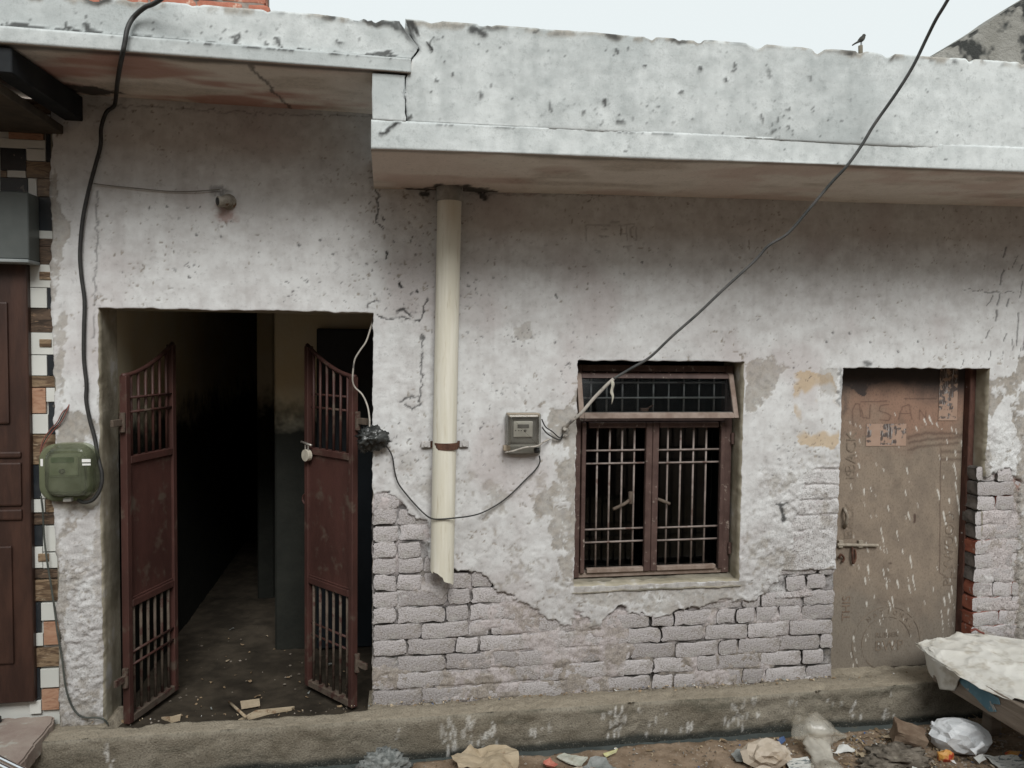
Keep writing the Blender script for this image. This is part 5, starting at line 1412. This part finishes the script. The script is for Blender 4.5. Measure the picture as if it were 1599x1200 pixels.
# ================================================================== LITTER IN THE LANE
def gz(x, y):
    return float(street_z(np.array(x), np.array(y)))
def sheet(name, px_poly, mat, label, cat, curl=.015, seed=1, lift=.012, thick=.0022, group=None, res=14, wave=.02):
    """flat torn piece lying on the ground: outline measured on the ground, crumpled a little"""
    pts = [Z(x, y, -.165) for x, y in px_poly]
    xs = np.array([p.x for p in pts]); ys = np.array([p.y for p in pts])
    poly = list(zip(xs, ys))
    bm = bmesh.new()
    c = Vector((xs.mean(), ys.mean(), 0))
    rings = []
    def hz(x, y, t):
        u = np.array([x * 1., y * 1., 0])
        return gz(x, y) + lift + (float(n3(u, 14, seed)) - .5) * wave + (float(n3(u, 34, seed + 3)) - .5) * wave * .45 + curl * t ** 3 * (float(n3(u, 6, seed + 6)) - .25)
    dense = []
    for (a, b), (c2, d2) in zip(poly, poly[1:] + poly[:1]):
        n = max(2, int(math.hypot(c2 - a, d2 - b) / .02))
        for k in range(n):
            t = k / n
            x = a + (c2 - a) * t; y = b + (d2 - b) * t
            dense.append((x + (float(vnoise(x * 60, y * 60, seed)) - .5) * .008, y + (float(vnoise(x * 60, y * 60, seed + 4)) - .5) * .008))
    rows = 6
    for r_ in range(1, rows + 1):
        t = r_ / rows
        rings.append([bm.verts.new((c.x + (x - c.x) * t, c.y + (y - c.y) * t, hz(c.x + (x - c.x) * t, c.y + (y - c.y) * t, t))) for x, y in dense])
    cv = bm.verts.new((c.x, c.y, hz(c.x, c.y, 0)))
    n = len(dense)
    for i in range(n): bm.faces.new((cv, rings[0][i], rings[0][(i + 1) % n]))
    for a, b in zip(rings[:-1], rings[1:]):
        for i in range(n): bm.faces.new((a[i], b[i], b[(i + 1) % n], a[(i + 1) % n]))
    bmesh.ops.recalc_face_normals(bm, faces=bm.faces)
    o = bm_obj(name, bm, mat, None, False)
    so = o.modifiers.new('thick', 'SOLIDIFY'); so.thickness = thick
    return tag(o, label, cat, group)
CARD = simple('torn_cardboard', (.36, .29, .20), (.46, .38, .275), 10, .9, .1, .4, 40, c2=(.24, .16, .10), s2=12, t2=(.58, .7))
PAPW = simple('white_paper', (.60, .60, .58), (.68, .68, .66), 10, .85, .2, .2)
PAPG = simple('greenish_board', (.42, .43, .36), (.50, .50, .44), 14, .85, .2, .3, c2=(.30, .28, .22), s2=12)
PRN = NT('printed_paper', .85, .2)
_c = PRN.mix(PRN.ramp(PRN.noise(70, 3, .6, (.35, 1, 1)), .54, .6), (.58, .58, .55), (.16, .18, .18)); PRN.col(_c); PRN = PRN.m
REDP = simple('red_packet', (.42, .11, .08), (.52, .22, .16), 20, .5, .4, .2)
YEL = simple('yellow_packet', (.50, .48, .20), (.58, .56, .34), 30, .5, .4, .2)
ORG = simple('orange_packet', (.55, .26, .05), (.62, .36, .12), 12, .4, .4, .3, c2=(.45, .06, .03), s2=16, t2=(.5, .6))
GRP = simple('grey_plastic', (.16, .17, .16), (.26, .27, .26), 16, .45, .4, .3)
BLUP = simple('blue_plastic', (.05, .09, .20), (.08, .13, .27), 16, .5, .4, .2)
BGE = simple('beige_plastic', (.44, .37, .29), (.54, .47, .39), 12, .5, .4, .3, 30, c2=(.36, .28, .20), s2=9)
sheet('cardboard', [(704, 1194), (720, 1186), (735, 1170), (746, 1177), (772, 1174), (790, 1173), (806, 1179), (812, 1200), (800, 1212), (715, 1212)], CARD, 'large torn beige cardboard piece at the bottom edge', 'cardboard', .05, 2, .02, wave=.045)
sheet('board_piece', [(868, 1183), (880, 1175), (918, 1187), (908, 1197), (890, 1193)], PAPG, 'pale greenish flat board piece on the dirt', 'board', .01, 3, .012, .006, wave=.006)
sheet('packet', [(848, 1192), (858, 1186), (872, 1196), (866, 1200), (850, 1199)], REDP, 'small red torn packet beside the beige cardboard', 'packet', .02, 4)
sheet('packet', [(943, 1176), (965, 1173), (963, 1178), (947, 1181)], YEL, 'small yellow-green packet near the drain edge', 'packet', .01, 5)
sheet('plastic_scrap', [(910, 1198), (922, 1190), (946, 1189), (962, 1201), (950, 1215), (908, 1212)], GRP, 'dark grey plastic scrap at the bottom edge, right of the greenish board', 'plastic', .04, 6, .02, wave=.05)
sheet('paper', [(1224, 1187), (1262, 1185), (1271, 1199), (1262, 1208), (1236, 1206)], PRN, 'small printed white paper beside the clear plastic bag', 'paper', .01, 7, .014, wave=.008)
sheet('paper', [(1300, 1175), (1306, 1170), (1311, 1163), (1324, 1166), (1334, 1172), (1332, 1175), (1318, 1173)], PAPW, 'torn white paper scrap between the clear bag and the half brick', 'paper', .02, 8, .014)
sheet('paper', [(1535, 1183), (1560, 1184), (1588, 1186), (1604, 1198), (1600, 1206), (1560, 1203)], PRN, 'printed white sheet below the white carrier bag, lower right', 'paper', .015, 9, .014, wave=.01)
sheet('packet', [(1569, 1178), (1575, 1175), (1592, 1176), (1590, 1184), (1572, 1183)], ORG, 'small orange packet next to the printed sheet, lower right', 'packet', .02, 10)
sheet('cardboard', [(1340, 1180), (1348, 1176), (1378, 1175), (1388, 1184), (1372, 1188), (1346, 1186)], CARD, 'flat tan cardboard flake in front of the muddy clump', 'cardboard', .02, 12)
sheet('cardboard', [(1376, 1150), (1392, 1146), (1402, 1148), (1398, 1155), (1380, 1154)], CARD, 'brown cardboard flake leaning left of the half brick', 'cardboard', .02, 13)
sheet('plastic_scrap', [(1141, 1180), (1152, 1172), (1170, 1175), (1168, 1190), (1150, 1190)], GRP, 'grey plastic scrap tucked under the crumpled beige bag', 'plastic', .03, 14, .012)
sheet('paper', [(1520, 1190), (1534, 1186), (1540, 1193), (1528, 1197)], PAPW, 'tiny white paper scrap left of the printed sheet', 'paper', .02, 15)
sheet('plastic_scrap', [(1214, 1151), (1224, 1148), (1228, 1152), (1218, 1156)], BLUP, 'small blue plastic scrap at the drain edge behind the clear bag', 'plastic', .01, 16, .006)
sheet('cardboard', [(895, 1198), (905, 1194), (915, 1200), (905, 1206)], BGE, 'small beige flake at the bottom edge below the greenish board', 'cardboard', .01, 17)
# crumpled bags
def ground_pt(x, y, up=0.0):
    p = Z(x, y, -.165); p.z = gz(p.x, p.y) + up; return p
tag(blob('plastic_bag', ground_pt(1197, 1188, .04), .085, BGE, 4, .34, .22, 3, (1.1, .8, .60), .035, smooth=False), 'crumpled beige plastic bag on the dirt left of the clear bag', 'bag')
WBG = NT('white_bag_plastic', .4, .4)
WBG.l(WBG.mix(WBG.ramp(WBG.noise(9, 4), .4, .7), (.64, .66, .68), (.56, .58, .60)), WBG.b.inputs['Base Color'])
WBG.b.inputs['Subsurface Weight'].default_value = .0
WBG.bump(WBG.noise(11, 5, .55, None, 1.4), .6, .02); WBG = WBG.m
wb = empty('carrier_bag', ground_pt(1495, 1172))
tag(wb, 'knotted white plastic carrier bag full of rubbish, lower right', 'bag')
o = blob('bag', ground_pt(1497, 1168, .062), .108, WBG, 12, .24, .10, 3, (1.12, .75, .70), .066, -.35, smooth=False); 
o.name = 'bag'; o.parent = wb; o.matrix_parent_inverse = Matrix.Translation(wb.location).inverted()
for s_ in ((1462, 1140, 1455, 1134), (1524, 1176, 1532, 1172)):
    a_ = ground_pt(s_[0], s_[1] + 20, .09); b_ = a_ + Vector((-.03 if s_[2] < 1500 else .035, 0, .025))
    bm = tube_bm(catmull([a_ + (a_ - b_) * .6, a_, b_], 4), [.02, .018, .015, .010, .008, .009, .011, .012, .009], 8, flat=.5)
    bm_obj('knot_ear', bm, WBG, wb, True)
tag(blob('orange_packet', ground_pt(1476, 1184, .02), .036, ORG, 6, .3, .3, 2, (.9, .6, .8), .022, smooth=False), 'crumpled orange and red packet in front of the white carrier bag', 'packet')
# translucent bag: open sheet pulled up into a hump, tail towards the viewer
FILM = NT('clear_film', .35, .4)
FILM.b.inputs['Base Color'].default_value = (.72, .68, .60, 1)
FILM.t.nodes.remove(FILM.b)
tr = FILM.n('ShaderNodeBsdfTransparent'); tr.inputs[0].default_value = (.93, .91, .87, 1)
df = FILM.n('ShaderNodeBsdfPrincipled'); df.inputs['Base Color'].default_value = (.68, .65, .58, 1); df.inputs['Roughness'].default_value = .22
mx = FILM.n('ShaderNodeMixShader')
FILM.l(FILM.ramp(FILM.noise(7, 2, .5, None, .8), .3, .7, .18, .58), mx.inputs[0]); FILM.l(tr.outputs[0], mx.inputs[1]); FILM.l(df.outputs[0], mx.inputs[2])
out = [n for n in FILM.t.nodes if n.type == 'OUTPUT_MATERIAL'][0]
FILM.l(mx.outputs[0], out.inputs['Surface'])
bpn = FILM.n('ShaderNodeBump'); bpn.inputs['Strength'].default_value = .4; bpn.inputs['Distance'].default_value = .02
FILM.l(FILM.noise(13, 2, .5, None, 1.0), bpn.inputs['Height']); FILM.l(bpn.outputs[0], df.inputs['Normal'])
FILM = FILM.m
def film_part(bm, path, rads, seed, flat):
    pts = catmull(path, 6)
    rr = np.interp(np.linspace(0, len(path) - 1, len(pts)), range(len(path)), rads)
    res = 26; rings = []
    for i, p in enumerate(pts):
        t = (pts[min(i + 1, len(pts) - 1)] - pts[max(i - 1, 0)]).normalized()
        s_ = t.cross(Vector((0, 0, 1))).normalized(); u_ = s_.cross(t)
        ring = []
        for k in range(res):
            a = 2 * math.pi * k / res
            q = np.array([math.cos(a) * 1.6, math.sin(a) * 1.6, i * .14])
            f_ = 1 + (float(n3(q, 1.4, seed)) - .5) * .9 + (abs(float(n3(q, 3.2, seed + 1)) - .5)) * .9
            v = p + s_ * math.cos(a) * rr[i] * f_ + u_ * math.sin(a) * rr[i] * f_ * flat
            v.z = max(v.z, gz(v.x, v.y) + .004)
            ring.append(bm.verts.new(v))
        rings.append(ring)
    for a, b in zip(rings[:-1], rings[1:]):
        for k in range(res): bm.faces.new((a[k], a[(k + 1) % res], b[(k + 1) % res], b[k]))
    return bm
bm = bmesh.new()
film_part(bm, [ground_pt(1238, 1160, .05), ground_pt(1255, 1158, .075), ground_pt(1278, 1160, .075), ground_pt(1302, 1155, .045), ground_pt(1322, 1148, .02)], [.012, .070, .072, .030, .004], 5, .8)
film_part(bm, [ground_pt(1264, 1160, .06), ground_pt(1276, 1175, .05), ground_pt(1286, 1192, .03), ground_pt(1294, 1215, .02)], [.030, .050, .038, .062], 8, .55)
tag(bm_obj('plastic_bag', bm, FILM, None, True), 'crumpled clear plastic bag lying beside the drain', 'bag')
# half brick, mud clump and ash clump
hb = ground_pt(1418, 1160, .045)
bm = box_bm(-.068, .068, -.05, .05, -.043, .043, .006, 2)
bmesh.ops.subdivide_edges(bm, edges=bm.edges[:], cuts=4, use_grid_fill=True)
for v in bm.verts:
    q = np.array(v.co[:]); v.co += Vector(((float(n3(q, 26, 3)) - .5) * .022, (float(n3(q, 26, 5)) - .5) * .022, (float(n3(q, 26, 7)) - .5) * .018))
o = bm_obj('half_brick', bm, simple('dirty_brick', (.15, .105, .075), (.22, .165, .12), 16, .95, .1, .7, 60), None)
o.location = hb; o.rotation_euler = (.15, .22, -.45)
tag(o, 'broken half brick lying on the dirt left of the white carrier bag', 'brick')
MUD = simple('mud_clump', (.10, .085, .068), (.20, .175, .145), 20, .95, .1, .9, 60, c2=(.28, .25, .20), s2=30, t2=(.6, .7))
tag(blob('mud_clump', ground_pt(1400, 1184, .015), .085, MUD, 15, .5, .45, 4, (1.25, .7, .42), .03), 'clump of dark mud and ash below the half brick', 'rubble')
tag(blob('mud_clump', ground_pt(1372, 1195, .01), .06, MUD, 17, .5, .45, 4, (1.2, .7, .40), .03), 'low clump of brown muddy refuse at the bottom edge, right of the clear bag', 'rubble')
ASH = simple('ash_lump', (.12, .13, .125), (.28, .29, .28), 30, .9, .2, .9, 70)
tag(blob('ash_clump', ground_pt(600, 1200, .02), .07, ASH, 19, .4, .5, 4, (1.1, .7, .7), .04), 'lump of grey ash in the drain at the bottom edge, left of the cardboard', 'rubble')
# countless small bits
rnd = random.Random(31)
bits = {}
bmL = bmesh.new()
LM = [CARD, PAPW, simple('dry_leaf', (.17, .12, .07), (.27, .20, .13), 20, .9, .1, .3), MUD, simple('pebble', (.22, .19, .16), (.33, .29, .25), 20, .9, .1, .4), BLUP, GRP]
def bit(x, y, s, z=None, wts=(3, .5, 8, 7, 7, .2, .8)):
    z = gz(x, y) if z is None else z
    a = rnd.uniform(0, 6.28); m = rnd.choices(range(7), wts)[0]
    if m in (3, 4):
        r_ = s * .5
        vs = [bmL.verts.new((x + r_ * dx * rnd.uniform(.6, 1.2), y + r_ * dy * rnd.uniform(.6, 1.2), z + r_ * dz * rnd.uniform(.5, .9))) for dx, dy, dz in ((1, 0, 0), (0, 1, 0), (-1, 0, 0), (0, -1, 0), (0, 0, 1), (0, 0, -.6))]
        for f in ((0, 1, 4), (1, 2, 4), (2, 3, 4), (3, 0, 4), (1, 0, 5), (2, 1, 5), (3, 2, 5), (0, 3, 5)):
            fc_ = bmL.faces.new([vs[i] for i in f]); fc_.material_index = m
    else:
        L = s * rnd.uniform(.7, 1.7); W = s * rnd.uniform(.25, .6)
        c, si = math.cos(a), math.sin(a)
        q = []
        for u, v in ((-1, -1), (0, -1.2), (1, -.8), (1, .8), (0, 1.1), (-1, 1)):
            q.append(bmL.verts.new((x + u * L * .5 * c - v * W * .5 * si, y + u * L * .5 * si + v * W * .5 * c, z + .003 + rnd.uniform(0, .011))))
        for f in ((0, 1, 4, 5), (1, 2, 3, 4)):
            fc_ = bmL.faces.new([q[i] for i in f]); fc_.material_index = m
for _ in range(2600):
    xx = rnd.uniform(0, 1)
    x = rnd.gauss(2.45, .42) if xx < .62 else rnd.uniform(-.5, 3.4)
    y = rnd.uniform(-.75, -.285)
    bit(x, y, rnd.choice((.008, .010, .013, .018, .024 if xx < .62 else .010)))
for _ in range(520):
    bit(rnd.choice((rnd.uniform(-.08, 2.38), rnd.uniform(-.08, 2.38), rnd.uniform(-1.4, 3.0))), min(-.012, -.012 - abs(rnd.gauss(0, .035))), rnd.choice((.006, .008, .011, .016)), -.016)
o = bm_obj('litter', bmL, LM, None, False)
tag(o, 'countless small scraps, dry leaves and pebbles scattered on the dirt', None, kind='stuff')
# litter inside the passage
def passage_bit(name, pts, mat, label, cat, r=None):
    q = [Z(x, y, -.082) for x, y in pts]
    bm = bmesh.new()
    b = [bm.verts.new((p.x, p.y, p.z + .000)) for p in q]; t = [bm.verts.new((p.x, p.y, p.z + .010)) for p in q]
    bm.faces.new(t); bm.faces.new(b[::-1])
    for i in range(len(q)): bm.faces.new((b[i], b[(i + 1) % len(q)], t[(i + 1) % len(q)], t[i]))
    bmesh.ops.recalc_face_normals(bm, faces=bm.faces)
    return tag(bm_obj(name, bm, mat), label, cat)
passage_bit('wood_strip', [(372, 1127), (400, 1112), (460, 1106), (455, 1110), (420, 1116), (385, 1126)], CARD, 'long pale wood splinter on the passage floor behind the kerb', 'wood')
passage_bit('wood_block', [(375, 1098), (405, 1094), (406, 1103), (377, 1108)], CARD, 'short pale wood piece on the passage floor', 'wood')
passage_bit('paper', [(252, 1123), (268, 1122), (283, 1118), (281, 1128), (268, 1130)], CARD, 'scrap of pale paper on the passage floor near the left gate leaf', 'paper')
a_ = Z(358, 1092, -.06); b_ = Z(384, 1124, -.06)
tag(bm_obj('stick', tube_bm([a_ - Vector((0, 0, .015)), b_ + Vector((0, 0, .012))], .007, 8), CARD, None, True), 'thin stick leaning across the wood on the passage floor', 'stick')
bmL = bmesh.new()
for _ in range(160):
    x = rnd.uniform(-1.15, -.15); y = rnd.uniform(-.05, 1.4)
    bit(x, y, rnd.uniform(.006, .024), -.088 - .02 * min(1, max(0, y / .4)), (.4, .1, 8, 10, 1.5, 0, 1))
tag(bm_obj('floor_litter', bmL, LM, None, False), 'small scraps and dust scattered on the dark passage floor', None, kind='stuff')

# ================================================================== COT WITH SACK, lower right
cot = empty('wooden_platform', (3.3, -.6, -.18))
tag(cot, 'low wooden platform with peeling blue sheet under the white sack', 'platform')
WD = simple('weathered_wood', (.15, .12, .095), (.24, .20, .165), 8, .9, .15, .5, 40, stretch=(1, .4, 3))
yb, yf = -.30, -1.6
for k in range(6):
    x_ = 2.80 + k * .165
    box('plank', x_, x_ + .158, yf, yb + .01 * (k % 2), .165, .188, WD, cot, .004)
bm = bmesh.new()
box('side_board', 2.765, 2.797, yf, yb + .01, .060, .185, WD, cot, .004)
box('end_board', 2.80, 3.78, yb - .035, yb - .004, .098, .1645, WD, cot, .004)
for x_, y_ in ((3.0, -.42), (3.7, -.42), (3.0, -1.5), (3.7, -1.5)):
    box('leg', x_ - .03, x_ + .03, y_ - .03, y_ + .03, -.19, .1645, WD, cot, .004)
# torn blue sheet stuck to the side board
BLS = simple('peeling_blue_sheet', (.075, .155, .20), (.13, .23, .28), 10, .7, .3, .4, 30, c2=(.28, .27, .25), s2=18, t2=(.6, .68))
bpoly = [(-.47, .148), (-.50, .165), (-.56, .162), (-.60, .17), (-.72, .165), (-.73, .14), (-.69, .125), (-.71, .098), (-.67, .078), (-.62, .092), (-.58, .108), (-.53, .118), (-.49, .132)]
bm = bmesh.new()
f0 = [bm.verts.new((2.7625, y_, z_)) for y_, z_ in bpoly]; f1 = [bm.verts.new((2.7590, y_, z_)) for y_, z_ in bpoly]
bm.faces.new(f0); bm.faces.new(f1[::-1])
for i in range(len(bpoly)): bm.faces.new((f0[i], f1[i], f1[(i + 1) % len(bpoly)], f0[(i + 1) % len(bpoly)]))
bmesh.ops.recalc_face_normals(bm, faces=bm.faces)
bm_obj('blue_sheet', bm, BLS, cot)
# woven sack draped over the platform, with a hanging corner
SACK = NT('white_woven_sack', .75, .25)
_c = SACK.mix(SACK.ramp(SACK.noise(3.5, 5, .6), .35, .7), (.56, .545, .50), (.64, .63, .59))
_c = SACK.mix(SACK.mul(SACK.ramp(SACK.noise(9, 6, .7), .50, .70), .7), _c, (.34, .30, .235))
SACK.col(_c); SACK.bump(SACK.add(SACK.mul(SACK.noise(120, 2, .5, (1, 6, 1)), .25), SACK.mul(SACK.noise(14, 4, .5, None, .6), .7)), .45, .012); SACK = SACK.m
# outline on the plane z = .2: back edge runs right, left tip, front edge runs towards viewer
su = np.linspace(0, 1, 120); sv = np.linspace(0, 1, 100)
back = np.array([[2.80, -.14], [2.98, -.085], [3.12, -.04], [3.24, -.04], [3.42, -.16], [3.75, -.22]])
front = np.array([[2.775, -.16], [2.735, -.30], [2.722, -.46], [2.735, -.64], [2.80, -.86], [2.95, -1.25]])
def poly_at(p, t):
    s_ = np.linspace(0, 1, len(p))
    return np.stack([np.interp(t, s_, p[:, 0]), np.interp(t, s_, p[:, 1])], -1)
Bk = poly_at(back, su); Fr = poly_at(front, su)
S, Vv = np.meshgrid(np.arange(120), np.arange(100))
tv = sv[Vv]
XYs = Bk[S] * (1 - tv[..., None]) + Fr[S] * tv[..., None]
sX, sY = XYs[..., 0] + (fbm(su[S] * 1., tv, 7, 206) - .5) * .05 * tv, XYs[..., 1] + (fbm(su[S] * 1., tv, 7, 207) - .5) * .05
cr_ = 1 - np.abs(2 * fbm(sX + .3 * sY, sY, 5, 203, 2) - 1); cr2 = 1 - np.abs(2 * fbm(sX - .5 * sY, sY, 11, 204, 2) - 1)
hgt = .192 + .03 * np.sin(np.clip(tv, 0, 1) * math.pi) * sstep(0, .25, su[S]) + (fbm(sX, sY, 3, 201) - .5) * .05 + (cr_ ** 3 - .5) * .022 + (cr2 ** 3 - .5) * .007
hgt = np.maximum(hgt, .1895)
hgt -= (.006 + .012 * fbm(su[S], tv * 0, 6, 205)) * sstep(.90, 1, tv) * (sX < 2.775)
me = from_np('sack', np.stack([sX, sY, hgt], -1).reshape(-1, 3), gridfaces(100, 120, flip=False))
so_ = link('sack', me, SACK)
tag(so_, 'dirty white woven sack spread over the low platform, lower right', 'sack')
m_ = so_.modifiers.new('thick', 'SOLIDIFY'); m_.thickness = .0015
# hanging corner of the sack
fl_u = np.linspace(0, 1, 26); fl_v = np.linspace(0, 1, 18)
U, V2 = np.meshgrid(fl_u, fl_v)
topx = np.interp(U, [0, .35, 1], [2.80, 2.742, 2.722]); topy = np.interp(U, [0, .35, 1], [-.14, -.27, -.50])
drop = np.interp(U, [0, .3, .55, .8, 1], [.016, .115, .150, .120, .010])
hx = topx + .004 + .02 * V2 + .012 * np.sin(U * 16 + 1) * V2; hy = topy - .015 * V2 + (fbm(U, V2, 5, 211) - .5) * .02
hz_ = .197 - drop * V2
me = from_np('sack_corner', np.stack([hx, hy, hz_], -1).reshape(-1, 3), gridfaces(18, 26))
o = link('hanging_corner', me, SACK, so_)
m_ = o.modifiers.new('thick', 'SOLIDIFY'); m_.thickness = .004
# red twig on the sack
p0 = P(1516, 990, -.09)
tag(tube('red_scrap', [(p0.x - .02, p0.y - .02, .232), (p0.x, p0.y - .03, .246), (p0.x + .02, p0.y - .045, .234), (p0.x + .03, p0.y - .06, .232)], .006, REDW, None, 6), 'tiny dark red scrap lying on top of the white sack', 'scrap')
print('bricks', nb, 'objects', len(bpy.data.objects), 'tris', sum(sum(len(p.vertices) - 2 for p in []) for _ in [0]))
